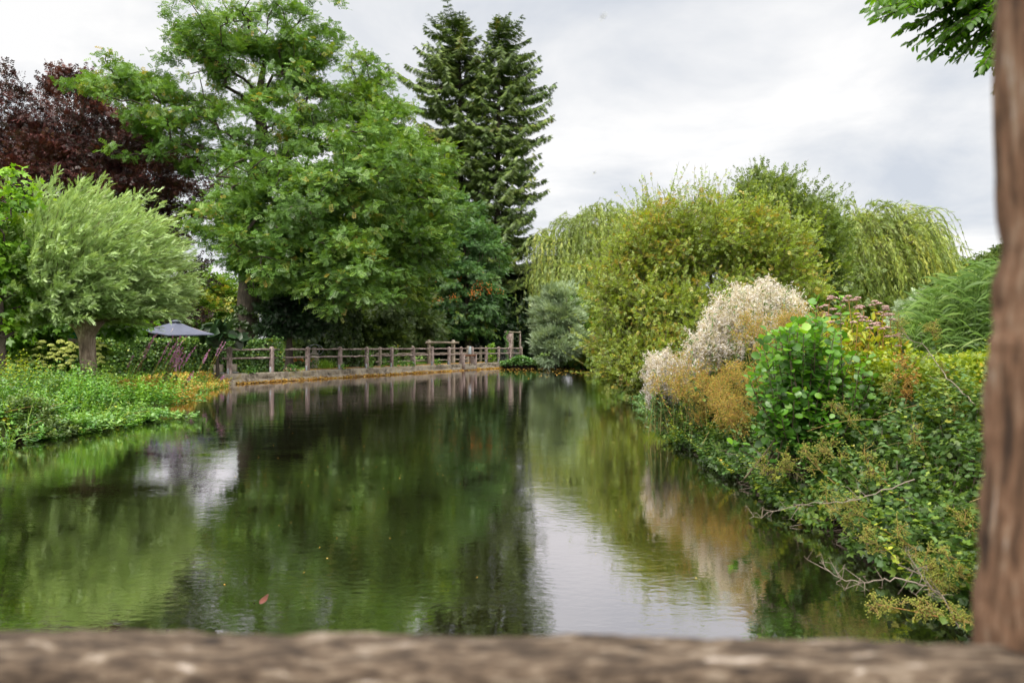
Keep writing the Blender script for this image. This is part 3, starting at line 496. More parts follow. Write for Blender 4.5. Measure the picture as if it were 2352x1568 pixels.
# ---------------- weeping willows
def weeping(label, seed, base, path, radii, domes, ns, Lrng, wind, leaf_len, leaf='ww', zmin=.6):
    rng = rg(seed); root = thing('weeping_willow', label, 'tree', base, None); g = G(); trunk(g, path, radii); g.build('trunk', M['bark'], root, smooth=True)
    C, O = crown_pts(rng, domes, ns // 9, .8, .3); O[:, 2] = np.abs(O[:, 2]) * .8; HB = C.copy()
    skeleton(rng, path, radii, HB, r_tip=.014, maxr=radii[-1]).build('branches', M['twig'], root)
    # each strand arches out then hangs
    k_ = 9; C = np.repeat(C, k_, 0) + rng.normal(size=(len(C) * k_, 3)) * [.34, .34, .10] * (Lrng[1] / 5); O = np.repeat(O, k_, 0)
    n = len(C); Ls = Lrng[0] + (Lrng[1] - Lrng[0]) * rng.random(n); st = 16; P_ = []; D_ = []; T_ = []
    cg = G(); tw = G(); pts = C.copy(); h = O.copy(); h[:, 2] = .35 + .3 * rng.random(n); h[:, :2] *= .8; vel = unit(h)
    cl = np.repeat(rng.normal(size=n // k_) * .16, k_) + rng.normal(size=n) * .06 + .45; Ls = Ls * np.repeat(.6 + .6 * rng.random(n // k_), k_)
    for q in range(st):
        step = Ls / st; new = pts + vel * step[:, None]; new[:, 2] = np.maximum(new[:, 2], zmin)
        tw.segs(pts, new, .008, .006, k=3)
        for rep in range(3):
            t = rng.random(n)[:, None]; P_.append(pts + (new - pts) * t); D_.append(vel + rng.normal(size=(n, 3)) * .22); T_.append(cl + .12 * rng.normal(size=n))
        pts = new; tgt = np.array([wind[0], wind[1], -1.0]) + rng.normal(size=(n, 3)) * .12; vel = unit(vel * .62 + tgt * .38)
    P_ = np.concatenate(P_); D_ = np.concatenate(D_); T_ = np.concatenate(T_)
    cg.inst(compound([(0, 0, 0, R(16), .62, .09, 0), (.15, 0, 0, R(-17), .62, .09, .05), (.3, 0, 0, R(4), .7, .09, 0)]), P_, D_, rng.normal(size=P_.shape), leaf_len * (1 + .3 * rng.normal(size=len(P_))), np.clip(T_, 0, 1))
    cg.build('crown', M[leaf], root); tw.build('hanging_twigs', M['twig'], root)
lb = at(1350, 0, 72); lb[2] = .4
weeping('weeping willow left of the yellowish sallow, beyond the end of the pond', 71, lb, [lb, at(1350, 700, 72), at(1355, 600, 72)], [.5, .4, .25],
        [(1375, 545, 72, 70, 45, 4), (1300, 590, 72, 50, 40, 3.5), (1360, 500, 72, 25, 14, 2, .5), (1350, 640, 70, 100, 50, 5), (1400, 520, 73, 50, 30, 3)], 1700, (4, 8.5), (.05, 0, 0), .42)
lb = at(2030, 0, 42); lb[2] = .8
weeping('weeping willow at the right, strands blown to the right', 72, lb, [lb, at(2030, 740, 42), at(2010, 640, 42), at(2000, 560, 42)], [.5, .42, .3, .18],
        [(1960, 525, 42, 60, 30, 2.5), (2040, 535, 42, 70, 28, 2.5), (1985, 590, 41, 120, 45, 3.5), (2070, 610, 41, 65, 35, 2.5), (1920, 600, 41, 60, 50, 2.5)], 2400, (2.6, 5.2), (.28, 0, 0), .27)
# ---------------- sallows on the right bank
lb = at(1640, 0, 27.5); lb[2] = gz(lb[0], lb[1]) - .1
def multi(name, label, seed, lb, stems, blobs, n, m, size, leaf, rc, tint=(.45, .16, .16), tip=.008, extra=None, **kw):
    rng = rg(seed); root = thing(name, label, 'tree', lb); C, O = crown_pts(rng, blobs, n, .3, .2); g = G()
    for s_ in stems: trunk(g, [lb + np.array([rng.normal() * .15, rng.normal() * .15, 0])] + s_, np.linspace(.13, .05, len(s_) + 1), k=7)
    g.build('trunk', M['twig'], root, smooth=True)
    ends = np.array([s_[-1] for s_ in stems]); own = np.argmin(np.linalg.norm(C[:, None] - ends[None], axis=2), 1); g = G()
    for q, s_ in enumerate(stems):
        Cq = C[own == q]
        if len(Cq): skeleton(rng, [lb] + s_, None, Cq, r_tip=tip, g=g, jit=.09, k=4, maxr=.06)
    # fine twigs round every cluster
    k = 5; idx = np.repeat(np.arange(len(C)), k); e2 = C[idx] + unit(O[idx] * .6 + rng.normal(size=(len(idx), 3)) * .6 + np.array([0, 0, .35])) * (.5 + .7 * rng.random((len(idx), 1))) * rc * 1.5
    g.segs(C[idx], e2, .007, .004, k=3); g.build('branches', M['twig'], root)
    cg = G(); sprays(cg, rng, C, O, rc, m, LSPR, size, tint=tint, **kw)
    sprays(cg, rng, e2, O[idx], rc * .35, 3, LSPR, size * .9, tint=(tint[0] + .1, tint[1], tint[2]), out=.8, **{k_: v for k_, v in kw.items() if k_ != 'out'}); k = 3; idx = np.repeat(np.arange(len(C)), k); L_ = (.5 + .9 * rng.random(len(idx))) * rc * 3.2; sdv = unit(O[idx] * .5 + rng.normal(size=(len(idx), 3)) * .4 + np.array([.1, 0, .75]))
    tw = G(); tw.segs(C[idx], C[idx] + sdv * L_[:, None], .006, .003, k=3); tw.build('shoots', M['twig'], root)
    for q in range(7): sprays(cg, rng, C[idx] + sdv * (L_ * (.3 + .1 * q))[:, None], sdv, .03, 1, LSPR, size * .75, tint=(tint[0] + .05, .05, tint[2]), out=.9, jit=.35)
    cg.build('crown', M[leaf], root)
    return root
multi('sallow_tree', 'broad yellow-green sallow leaning out over the water', 81, lb,
      [P3((1590, 740, 27.5), (1560, 640, 27.5)), P3((1640, 720, 27.5), (1630, 600, 28)), P3((1650, 700, 27.8), (1690, 560, 28)), P3((1610, 700, 27.6), (1580, 560, 28)), P3((1660, 730, 27.2), (1720, 650, 27)), P3((1690, 740, 28), (1740, 600, 28.5)), P3((1540, 790, 27), (1470, 720, 27)), P3((1600, 800, 26), (1520, 820, 25.5)), P3((1680, 790, 27), (1760, 720, 28))],
      [(1600, 555, 28, 175, 75, 2.6), (1500, 600, 28, 115, 75, 2.4), (1450, 680, 27.5, 85, 90, 2.2), (1740, 575, 28.5, 120, 80, 2.4), (1560, 720, 26.5, 150, 70, 2.2), (1440, 800, 26.5, 75, 50, 1.7), (1550, 810, 25.5, 120, 60, 1.8), (1490, 860, 24.5, 60, 40, 1.0), (1440, 850, 25.5, 50, 40, 1), (1790, 640, 28, 80, 60, 2), (1650, 625, 28, 110, 70, 2.4, .38), (1640, 500, 28, 110, 30, 1.6, .5), (1510, 530, 28, 50, 30, 1.4, .3)],
      900, 36, .20, 'sallow', .40, tint=(.55, .17, .17), out=.6, bias=(.12, 0, .1))
lb = at(1800, 0, 35); lb[2] = gz(lb[0], lb[1]) - .1
multi('sallow_tree', 'darker green sallow with spiky top shoots behind the yellowish one', 82, lb, [P3((1790, 640, 35), (1770, 520, 35.5)), P3((1830, 660, 35), (1850, 560, 35)), P3((1770, 640, 35.5), (1730, 500, 36))],
      [(1760, 500, 36, 90, 60, 2.3), (1835, 550, 35, 70, 80, 2.2), (1755, 440, 36, 50, 24, 1.2, .6), (1860, 620, 34.5, 70, 70, 2.2), (1780, 560, 36, 90, 90, 2.4), (1870, 700, 34, 60, 60, 2)],
      380, 48, .34, 'sallow2', .5, out=.7, bias=(0, 0, .55))
shrub('brown_leaved_tree', 'far brownish tree top beside the wooden post, above the reeds', 'tree', 83, 2230, 60, [(2215, 630, 60, 35, 32, 2), (2262, 625, 60, 30, 40, 2), (2300, 620, 60, 60, 50, 2)], 90, 40, LSPR, .5, 'olive', rc=.7, skel=False)
shrub('silver_willow', 'round silvery willow bush on the bank at the far end of the pond', 'shrub', 84, 1275, 53.5, [(1278, 730, 53.5, 54, 60, 1.8), (1284, 790, 53, 60, 42, 1.8), (1268, 682, 53.5, 28, 28, 1.2, .5)], 380, 56, WSTR, .42, 'silver', rc=.40, lump=.4, out=1.1, bias=(0, 0, .45), jit=.35)
shrub('green_shrub', 'mid green shrub squeezed between the silvery bush and the sallow', 'shrub', 85, 1335, 56, [(1325, 720, 56, 35, 60, 2), (1350, 790, 56, 50, 50, 2), (1380, 810, 55, 60, 40, 2)], 150, 44, LSPR, .45, 'locust2', rc=.6)
# hidden background behind the right hand willows so that no bare horizon shows
for q, (x, y, d, rx, ry, lf, lab) in enumerate([(1500, 700, 85, 140, 70, 'olive', 'distant tree behind the yellowish sallow'), (1750, 720, 88, 150, 60, 'olive', 'distant tree behind the darker sallow'), (1980, 730, 80, 120, 60, 'olive', 'distant tree behind the right weeping willow'), (2200, 745, 82, 110, 45, 'olive', 'distant tree behind the reeds')]):
    shrub('distant_tree', lab, 'tree', 90 + q, x, d, [(x, y, d, rx, ry, 4), (x + 30, y + 40, d, rx, ry * .6, 4)], 160, 34, LSPR, .9, lf, rc=1.5, r=.25, skel=False)
# ---------------- pollard willow on the left bank
rng = rg(100); d0 = 21.5; hb = at(200, 745, d0); lb = at(202, 0, d0); lb[2] = gz(lb[0], lb[1]) - .05
root = thing('pollard_willow', 'pollarded willow with a stout pale trunk and windswept grey-green crown', 'tree', lb)
g = G(); tt = np.linspace(0, 1, 26); pts = [lb + (hb - lb) * t + np.array([.03 * math.sin(t * 5), 0, 0]) for t in tt]
g.tube(pts, [.235 + .10 * max(0, .16 - t) / .16 - .02 * math.sin(t * 3) + .19 * max(0, (t - .82) / .18) ** 1.2 for t in tt], k=26, lump=.055, seed=4)
for q in range(16):
    a = rng.random() * 6.28; c = hb + np.array([math.cos(a) * .3, math.sin(a) * .3, -.02 + .14 * rng.random()])
    g.tube([c - [0, 0, .12], c, c + [0, 0, .12]], [.06, .14 + .05 * rng.random(), .05], k=9, lump=.15, seed=q)
g.build('trunk', M['barkwillow'], root, smooth=True)
NR = 720; a = rng.random(NR) * 2 * math.pi; ce = rng.random(NR) ** .9 * .93 + .07; ce = np.where(np.cos(a) > .2, ce * .86 + .14, ce); se = np.sqrt(np.maximum(0, 1 - ce ** 2))
vel = np.stack([np.cos(a) * se, np.sin(a) * se, ce], 1); Lr = (2.15 + .8 * rng.random(NR)) + 2.0 * np.maximum(ce, 0) ** 1.1; pts = hb + vel * .3
Lr = Lr * np.where(vel[:, 0] > 0, .78, .86) * np.where(rng.random(NR) < .06, 1.15, 1)
rg_ = G(); lg = G(); PP = []; DD = []; TT = []; ct = .45 + .1 * rng.normal(size=NR)
st = 18
for q in range(st):
    s_ = q / st; step = Lr / st; new = pts + vel * step[:, None]; rg_.segs(pts, new, .018 * (1 - s_) + .004, .018 * (1 - (q + 1) / st) + .004, k=4)
    if s_ > .26:
        for rep in range(10):
            tq = rng.random(NR)[:, None]; PP.append(pts + (new - pts) * tq + rng.normal(size=(NR, 3)) * .03); DD.append(vel * .9 + rng.normal(size=(NR, 3)) * .42 + np.array([.25, 0, .05])); TT.append(ct + .22 * (s_ - .5) + .1 * rng.normal(size=NR))
    pts = new; vel = unit(vel + np.array([.075, 0, .0 - .02 * s_]) * (.35 + 1.1 * s_) + rng.normal(size=(NR, 3)) * .035)
PP = np.concatenate(PP); DD = np.concatenate(DD); TT = np.concatenate(TT)
lg.inst(WSTR, PP, DD, np.array([0, 0, 1.]) + rng.normal(size=PP.shape) * .5, .205 * (1 + .3 * rng.normal(size=len(PP))), np.clip(TT + .12 * rng.normal(size=len(PP)), 0, 1))
rg_.build('rods', M['twig'], root); lg.build('crown', M['greywillow'], root)
# pale maple at the left edge and low leafy bush behind the trunk
shrub('maple_tree', 'bright yellow-green maple at the left edge beside the pollard willow', 'tree', 101, 10, 19, [(-5, 540, 19, 40, 120, 1.0), (-70, 600, 19, 110, 170, 1.6), (40, 440, 19, 14, 50, .4, .5), (0, 690, 19, 50, 80, 1.3)], 150, 40, LOBE, .16, 'maple', rc=.35, out=.5, bias=(0, 0, -.4), upw=.8)
shrub('leafy_shrub', 'fresh green leafy shrub behind the pollard trunk', 'shrub', 102, 110, 25, [(90, 740, 25, 90, 35, 1), (280, 745, 25, 50, 22, .8), (150, 720, 26, 80, 30, 1), (20, 760, 24, 60, 30, 1)], 130, 46, LOBE, .2, 'maple', rc=.4, tint=(.2, .12, .12), bias=(0, 0, -.4))
shrub('gunnera_plant', 'big round dark green leaves beyond the grey umbrella', 'plant', 103, 500, 33, [(500, 765, 33, 35, 14, .6), (540, 775, 33, 25, 8, .5)], 16, 5, FOLD, .5, 'dark', rc=.5, skel=False, wide=1.1)
# ================================================================== garden behind the pond
# hedge: a clipped block of leaves with a woody core
def hedge(label, x0, x1, d0, d1, ytop, seed, thick=.45):
    rng = rg(seed); A = at(x0, ytop, d0); B = at(x1, ytop, d1); zt = max(A[2], B[2]); zb = .25; Lh = np.linalg.norm((B - A)[:2]); u = unit((B - A) * [1, 1, 0]); nrm = np.array([u[1], -u[0], 0])
    root = thing('hedge', label, 'hedge', [(A[0] + B[0]) / 2, (A[1] + B[1]) / 2, .3], None)
    n = int(Lh * 1500); t = rng.random(n) * Lh; side = rng.random(n); z = zb + (zt - zb) * rng.random(n); w_ = np.full(n, thick) * (1 + .12 * np.sin(t * 2.3) + .1 * np.sin(z * 5 + t))
    top = side < .25; off = np.where(top, (rng.random(n) * 2 - 1) * thick, w_ + rng.normal(size=n) * .05); z = np.where(top, zt + .05 * np.sin(t * 1.7) + rng.normal(size=n) * .04, z)
    P_ = np.array([A[0], A[1], 0]) + u * t[:, None] + nrm * off[:, None]; P_[:, 2] = z
    O_ = np.where(top[:, None], np.array([[0, 0, 1.]]), nrm[None])
    g = G(); g.inst(FOLD, P_, O_ * .3 + rng.normal(size=(n, 3)) * .6 + np.array([0, 0, -.3]), O_ + rng.normal(size=(n, 3)) * .5, .085 + .05 * rng.random(n), np.clip(.42 + .2 * rng.normal(size=n), 0, 1)); g.build('foliage', M['hedge'], root)
    g = G(); c = (A + B) / 2; g.box((c[0], c[1], (zb + zt - .1) / 2), (Lh - .1, thick * 1.7, zt - .1 - zb), rz=math.atan2(u[1], u[0]), bev=.08); g.build('stems', M['barkdark'], root)
hedge('long clipped hedge between the pollard trunk and the first fence post', 225, 640, 31, 37, 783, 201)
hedge('lower ragged hedge behind the second fence bay', 560, 672, 41, 42.5, 818, 202)
# hydrangea
d0 = 25; lb = at(120, 0, d0); lb[2] = gz(lb[0], lb[1]); root = thing('hydrangea_bush', 'hydrangea bush full of pale lime flower heads behind the pollard trunk', 'bush', lb)
rng = rg(210); C, O = crown_pts(rng, [(110, 815, d0, 75, 38, .8), (215, 820, d0 + .2, 30, 30, .6)], 120, .6, .1)
g = G(); sprays(g, rng, C, O, .3, 34, FOLD, .15, tint=(.4, .15, .15), bias=(0, 0, -.3)); g.build('foliage', M['hydleaf'], root)
g = G(); g.segs(np.tile(lb, (40, 1)) + rng.normal(size=(40, 3)) * [.3, .2, 0], C[:40], .012, .006, k=4); g.build('stem', M['deadstem'], root)
heads = []
tries = 0
while len(heads) < 62 and tries < 4000:
    tries += 1
    x = 38 + 204 * rng.random(); y = 782 + 66 * rng.random()
    if x < 70 and y < 800 or 178 < x < 218: continue
    p = at(x, y, d0 - .75 - .2 * rng.random())
    if all(np.linalg.norm(p - h) > .14 for h in heads): heads.append(p)
for p in heads:
    k = 60; u_ = unit(rng.normal(size=(k, 3))); u_[:, 2] = np.abs(u_[:, 2]) * .8 - .1; s_ = .09 + .035 * rng.random(); g = G()
    g.inst(WHORL, p + u_ * s_ * [1, 1, .8], np.cross(u_, rng.normal(size=(k, 3))), u_, .032, np.clip(.5 + .25 * rng.normal(size=k), 0, 1)); g.build('flower_head', M['hydflower'], root)
# parasol
d0 = 31; ap = at(405, 737, d0); rim = [at(318, 757, d0 - .6), at(388, 769, d0 - 1.5), at(492, 767, d0 - .2), at(430, 754, d0 + 1.7)]
lb = np.array([ap[0], ap[1], gz(ap[0], ap[1])]); root = thing('garden_parasol', 'slate grey square garden parasol above the hedge', 'parasol', lb)
g = G()
for q in range(4):
    a_, b_ = rim[q], rim[(q + 1) % 4]; n_ = 6; V = []; 
    for i_ in range(n_ + 1):
        t = i_ / n_
        for j_ in range(n_ + 1):
            s_ = j_ / n_; e_ = a_ + (b_ - a_) * s_; p = ap + (e_ - ap) * t; p = p + np.array([0, 0, -.05 * math.sin(t * math.pi) - .05 * t * math.sin(s_ * math.pi)]); V.append(p)
    f = [[i_ * 7 + j_, i_ * 7 + j_ + 1, (i_ + 1) * 7 + j_ + 1, (i_ + 1) * 7 + j_] for i_ in range(n_) for j_ in range(n_)]
    g.add(V, f); 
    Vv = [a_, b_, b_ - [0, 0, .04], a_ - [0, 0, .04]]; g.add(Vv, [[0, 1, 2, 3]])
o = g.build('canopy', M['canopy'], root)
g = G(); g.add([ap + np.array([dx * .22, dy * .22, -.03]) for dx, dy in ((-1, -1), (1, -1), (1, 1), (-1, 1))] + [ap + [0, 0, .07]], [[0, 1, 4], [1, 2, 4], [2, 3, 4], [3, 0, 4]]); g.build('vent_cap', M['canopy'], root)
g = G(); g.tube([lb, ap], .03, k=8); g.build('pole', M['wood'], root)
for q in range(4): g = G(); g.segs([ap - [0, 0, .08]], [rim[q] - [0, 0, .03]], .012, .01, k=4); g.build('rib', M['wood'], root)
g = G(); g.box(lb + [0, 0, .08], (.6, .6, .12), bev=.02); g.build('base', M['stone'], root)
# teal nest box house behind the trunk
d0 = 27; c = at(178, 764, d0); lb = np.array([c[0], c[1], gz(c[0], c[1])]); root = thing('bird_house', 'teal wooden box with a pale sloping roof, half hidden by the pollard trunk', 'bird house', lb)
g = G(); g.box(c, (.46, .4, .42), bev=.01); g.build('box', M['teal'], root)
g = G(); g.box(c + [-.06, 0, .27], (.78, .55, .035), tilt=-.33, bev=.005); g.build('roof', M['white'], root)
g = G(); g.tube([lb, c - [0, 0, .21]], .05, k=8); g.build('post', M['wood'], root)
g = G(); g.tube([c + [-.05, -.201, .02], c + [-.05, -.206, .02]], .035, k=12); g.build('entrance_hole', M['insect'], root)
# loosestrife
LL = 'purple loosestrife spikes leaning right beside the hedge'
spots = [(285, 855, 24.5, 5, 34), (300, 850, 24.5, 6, 60), (350, 862, 24, 10, 46), (372, 865, 24, 12, 50), (392, 868, 24.5, 8, 40), (350, 830, 25, 6, 50), (455, 862, 30, 4, 45), (465, 858, 30.5, 3, 58), (500, 885, 31, 3, 18), (405, 885, 25, 4, 22)]
for q, (x, y, d, ns, hp) in enumerate(spots):
    rng = rg(220 + q); b = at(x, y, d); b[2] = max(gz(b[0], b[1]), .05); root = thing('loosestrife_plant', LL, 'flowering plant', b, 'loosestrife along the left bank'); sg = G(); lg = G(); fl = []
    for s_ in range(max(2, int(ns * .55))):
        lean = .35 + .35 * rng.random(); H = (hp * (1 + .5 * rng.random())) / F * d + (b[2] < .6) * (at(x, y, d)[2] - b[2]); t = np.linspace(0, 1, 7)[:, None]; tip = np.array([lean * H * .8, rng.normal() * .1, H])
        p = b + rng.normal(size=3) * [.14, .1, 0] + tip * t + np.array([.1 * H, 0, 0]) * t ** 2; sg.tube(p, np.linspace(.008, .004, 7), k=4)
        k = 16; tq = rng.random(k) * .7; lp = np.stack([np.interp(tq, t[:, 0], p[:, a_]) for a_ in range(3)], 1); lg.inst(DIA, lp, rng.normal(size=(k, 3)) + [0, 0, .4], rng.normal(size=(k, 3)), .07, np.clip(.4 + .2 * rng.normal(size=k), 0, 1))
        k = 44; tq = .62 + .38 * rng.random(k); lp = np.stack([np.interp(tq, t[:, 0], p[:, a_]) for a_ in range(3)], 1); f = G(); f.inst(WHORL, lp + rng.normal(size=(k, 3)) * .012, rng.normal(size=(k, 3)), rng.normal(size=(k, 3)), .03, rng.random(k)); fl.append(f)
    sg.build('stem', M['stem'], root); lg.build('foliage', M['herbgreen'], root)
    for f in fl: f.build('flower_spike', M['purple'], root)
# ---------------- pond wall, path, fence
XP = [102, 375, 609, 820, 995, 1155, 1300, 1420, 1528, 1605, 1677, 1770, 1850, 1926, 2000]
def fpos(x):
    h = (178 - 76 * (x - 102) / 1748) * .354; d = F * 1.25 / h; return np.array([(488.1 + x * .354 - 1176) / F * d, d])
A2, B2 = fpos(102), fpos(1850); fu = (B2 - A2) / np.linalg.norm(B2 - A2); fn = np.array([fu[1], -fu[0]])   # fn points to the water
fang = math.atan2(fu[1], fu[0])
def fl(t, o, z): p = A2 + fu * t + fn * o; return np.array([p[0], p[1], z])
LW = np.linalg.norm(fpos(1870) - A2)
# the wall: rough coping over a stone face with a ledge at the water
rng = rg(301); nt_ = 260; ts = np.linspace(-.6, LW, nt_); prof = [(-.35, .455), (.12, .46), (.30, .45), (.33, .40), (.30, .22), (.31, .20), (.36, .12), (.46, .04), (.5, -.5)]
V = []; 
for a_ in range(nt_):
    for b_, (o, z) in enumerate(prof):
        t = ts[a_]; nz = mnoise.noise(Vector((t * 1.4, b_ * .9, 0))) * .06 + mnoise.noise(Vector((t * 5, b_ * 3, 4))) * .03
        p = fl(t, o + (nz if b_ > 1 else nz * .3), z + (.6 * nz if 2 < b_ < 8 else .15 * nz)); V.append(p)
k = len(prof); f = [[a_ * k + b_, (a_ + 1) * k + b_, (a_ + 1) * k + b_ + 1, a_ * k + b_ + 1] for a_ in range(nt_ - 1) for b_ in range(k - 1)]
g = G(); g.add(V, f)
for e_ in (0, nt_ - 1): g.add(np.array([V[e_ * k + b_] for b_ in range(k)] + [fl(ts[e_], -.35, -.5)]), [[b_, b_ + 1, k] for b_ in range(k - 1)])
tag(g.build('pond_wall', M['concrete'], smooth=False), 'low weathered concrete pond wall under the long wooden fence', 'wall')
g = G(); g.add([fl(-.8, -.3, .452), fl(LW, -.3, .452), fl(LW, -2.2, .452), fl(-.8, -2.0, .452)], [[0, 1, 2, 3]]); struct(g.build('path', M['path']))
# yellow leaf line at the foot of the wall and scattered floating leaves
g = G(); n = 5200; t = rng.random(n) * (LW + .5); o = .30 + .26 * rng.random(n) ** 1.2; P_ = np.array([fl(a_, b_, .0) for a_, b_ in zip(t, o)]); P_[:, 2] = .015 + np.clip(.50 - o, 0, .2) * .5 + .02 * rng.random(n)
g.inst(FOLD, P_, rng.normal(size=(n, 3)) * [1, 1, .15], np.array([0, 0, 1.]) + rng.normal(size=(n, 3)) * .35, .055 + .05 * rng.random(n), np.clip(.6 + .25 * rng.normal(size=n), 0, 1))
n = 2600; t = rng.random(n) * LW; P_ = np.array([fl(a_, -.3 - 1.4 * rng.random(), .462) for a_ in t])
g.inst(FOLD, P_, rng.normal(size=(n, 3)) * [1, 1, .1], np.array([0, 0, 1.]) + rng.normal(size=(n, 3)) * .3, .06, np.clip(.5 + .25 * rng.normal(size=n), 0, 1))
tag(g.build('fallen_leaves', M['orangeleaf']), 'yellow fallen leaves strewn along the foot and the top of the pond wall', 'leaves', kind='stuff')
g = G(); P_ = []
while len(P_) < 420:
    x = 1090 + 300 * rng.random() ** .9; d = 38 + 20 * rng.random() ** .4; p = at(x, 0, d); p[2] = .004
    if sdist(p[None, :2])[0] < -.15: P_.append(p)
for q in range(240):
    x = 450 + 1150 * rng.random(); d = 5 + 28 * rng.random() ** .8; p = at(x, 0, d); p[2] = .004
    if sdist(p[None, :2])[0] < -.3: P_.append(p)
P_ = np.array(P_); n = len(P_); dd = P_[:, 1]; g.inst(FOLD, P_, rng.normal(size=(n, 3)) * [1, 1, .05], np.array([0, 0, 1.]) + rng.normal(size=(n, 3)) * .1, np.where(dd > 34, .075, .012) * (.7 + .6 * rng.random(n)), np.clip(.75 + .2 * rng.normal(size=n), 0, 1))
tag(g.build('floating_leaves', M['orangeleaf']), 'small yellow leaves floating on the dark pond, thickest by the far stakes', 'leaves', kind='stuff')
# main fence
root = thing('wooden_fence', 'long weathered post and rail fence running along the pond wall', 'fence', fl(LW / 2, 0, .45))
def post(g, p, z0, z1, wd, ang, seed, rnd=True):
    rng_ = rg(seed); lx, ly = rng_.normal() * .012, rng_.normal() * .012; prev = None; n_ = 7; V = []
    hs_ = [z0, z0 + (z1 - z0) * .3, z0 + (z1 - z0) * .62, z1 - .10, z1 - .045, z1 - .012, z1]; sc_ = [1, 1, .98, .97, .84, .55, .2]
    for h_, s_ in zip(hs_, sc_):
        for cx, cy in ((-1, -.8), (-.8, -1), (.8, -1), (1, -.8), (1, .8), (.8, 1), (-.8, 1), (-1, .8)):
            x_ = cx * wd / 2 * s_ * (1 + .03 * rng_.normal()); y_ = cy * wd / 2 * s_ * (1 + .03 * rng_.normal()); V.append((p[0] + x_ * math.cos(ang) - y_ * math.sin(ang) + lx * (h_ - z0), p[1] + x_ * math.sin(ang) + y_ * math.cos(ang) + ly * (h_ - z0), h_))
    q = [[a_ * 8 + b_, a_ * 8 + (b_ + 1) % 8, (a_ + 1) * 8 + (b_ + 1) % 8, (a_ + 1) * 8 + b_] for a_ in range(n_ - 1) for b_ in range(8)] + [[48, 49, 50, 51], [48, 51, 52, 55], [52, 53, 54, 55]]
    g.add(V, q)
def rail(g, a_, b_, h, t, seed):
    rng_ = rg(seed); n_ = 8; V = []; d_ = unit(b_ - a_); nn = np.array([d_[1], -d_[0], 0])
    for i_ in range(n_):
        p = a_ + (b_ - a_) * i_ / (n_ - 1); hh = h / 2 * (1 + .12 * rng_.normal()); zc = p[2] + .01 * rng_.normal()
        for sx, sz in ((-1, -1), (1, -1), (1, 1), (-1, 1)): V.append((p[0] + nn[0] * sx * t / 2, p[1] + nn[1] * sx * t / 2, zc + sz * hh))
    q = [[i_ * 4 + j_, i_ * 4 + (j_ + 1) % 4, i_ * 4 + 4 + (j_ + 1) % 4, i_ * 4 + 4 + j_] for i_ in range(n_ - 1) for j_ in range(4)] + [[0, 1, 2, 3], [n_ * 4 - 4, n_ * 4 - 3, n_ * 4 - 2, n_ * 4 - 1]]
    g.add(V, q)
fp = [fpos(x) for x in XP]; ft = [float((p - A2) @ fu) for p in fp]
for q, t in enumerate(ft):
    g = G(); base_o = .08; post(g, fl(t, base_o, 0), .30 if q < 13 else .2, 1.70 + .012 * math.sin(q * 2.1), .19, fang, 310 + q); pst = g.build('post', M['wood'], root)
    if q not in (9, 10): g = G(); g.box(fl(t - .11, base_o + .03, .56), (.035, .08, .30), rz=fang, bev=.004); g.build('bracket', M['zinc'], pst)
te = [-.42] + ft
for q in range(len(te) - 1):
    a_, b_ = te[q], te[q + 1]
    if q: a_ += .09
    b_ -= .09
    g = G(); rail(g, fl(a_, .08, 1.56), fl(b_, .08, 1.56), .085, .07, 330 + q); g.build('rail', M['wood'], root)
    g = G(); rail(g, fl(a_, .08, 1.16), fl(b_, .08, 1.16), .085, .07, 350 + q); g.build('rail', M['wood'], root)
# rear fence of the walkway, lower, with one trestle-high pair of posts
root = thing('wooden_fence', 'lower rail fence on the far side of the path behind the long fence', 'fence', fl(22, -2.2, .45))
def zline(x, h, off):   # point behind the fence seen at zoom column x
    px = 488.1 + x * .354; dirv = np.array([(px - 1176) / F, 1.0]); num = (A2 + fn * off) ; s_ = ((num[0]) * fu[1] - num[1] * fu[0]) / (dirv[0] * fu[1] - dirv[1] * fu[0]); p = dirv * s_; return np.array([p[0], p[1], h])
rx = [1085, 1175, 1295, 1657, 1738, 1820]
for q, x in enumerate(rx):
    g = G(); post(g, zline(x, 0, -2.3), .4, 1.78 + (0 if q else -.1), .2, fang, 370 + q); g.build('post', M['woodpale'], root)
rxx = [1060] + [1175, 1295, 1400, 1562, 1657, 1738, 1840]
for q in range(len(rxx) - 1):
    for z in (.70, 1.22):
        g = G(); rail(g, zline(rxx[q], z, -2.3), zline(rxx[q + 1], z, -2.3), .09, .06, 390 + q); g.build('rail', M['woodpale'], root)
root = thing('timber_trestle', 'pair of tall posts joined by a thick crossbar rising above the fence', 'trestle', zline(1480, .45, -2.0))
for q, x in enumerate((1405, 1562)): g = G(); post(g, zline(x, 0, -2.0), .4, 2.22, .24, fang, 401 + q); g.build('post', M['woodpale'], root)
g = G(); rail(g, zline(1382, 2.0, -1.84), zline(1597, 2.0, -1.84), .17, .08, 404); g.build('crossbar', M['woodpale'], root)
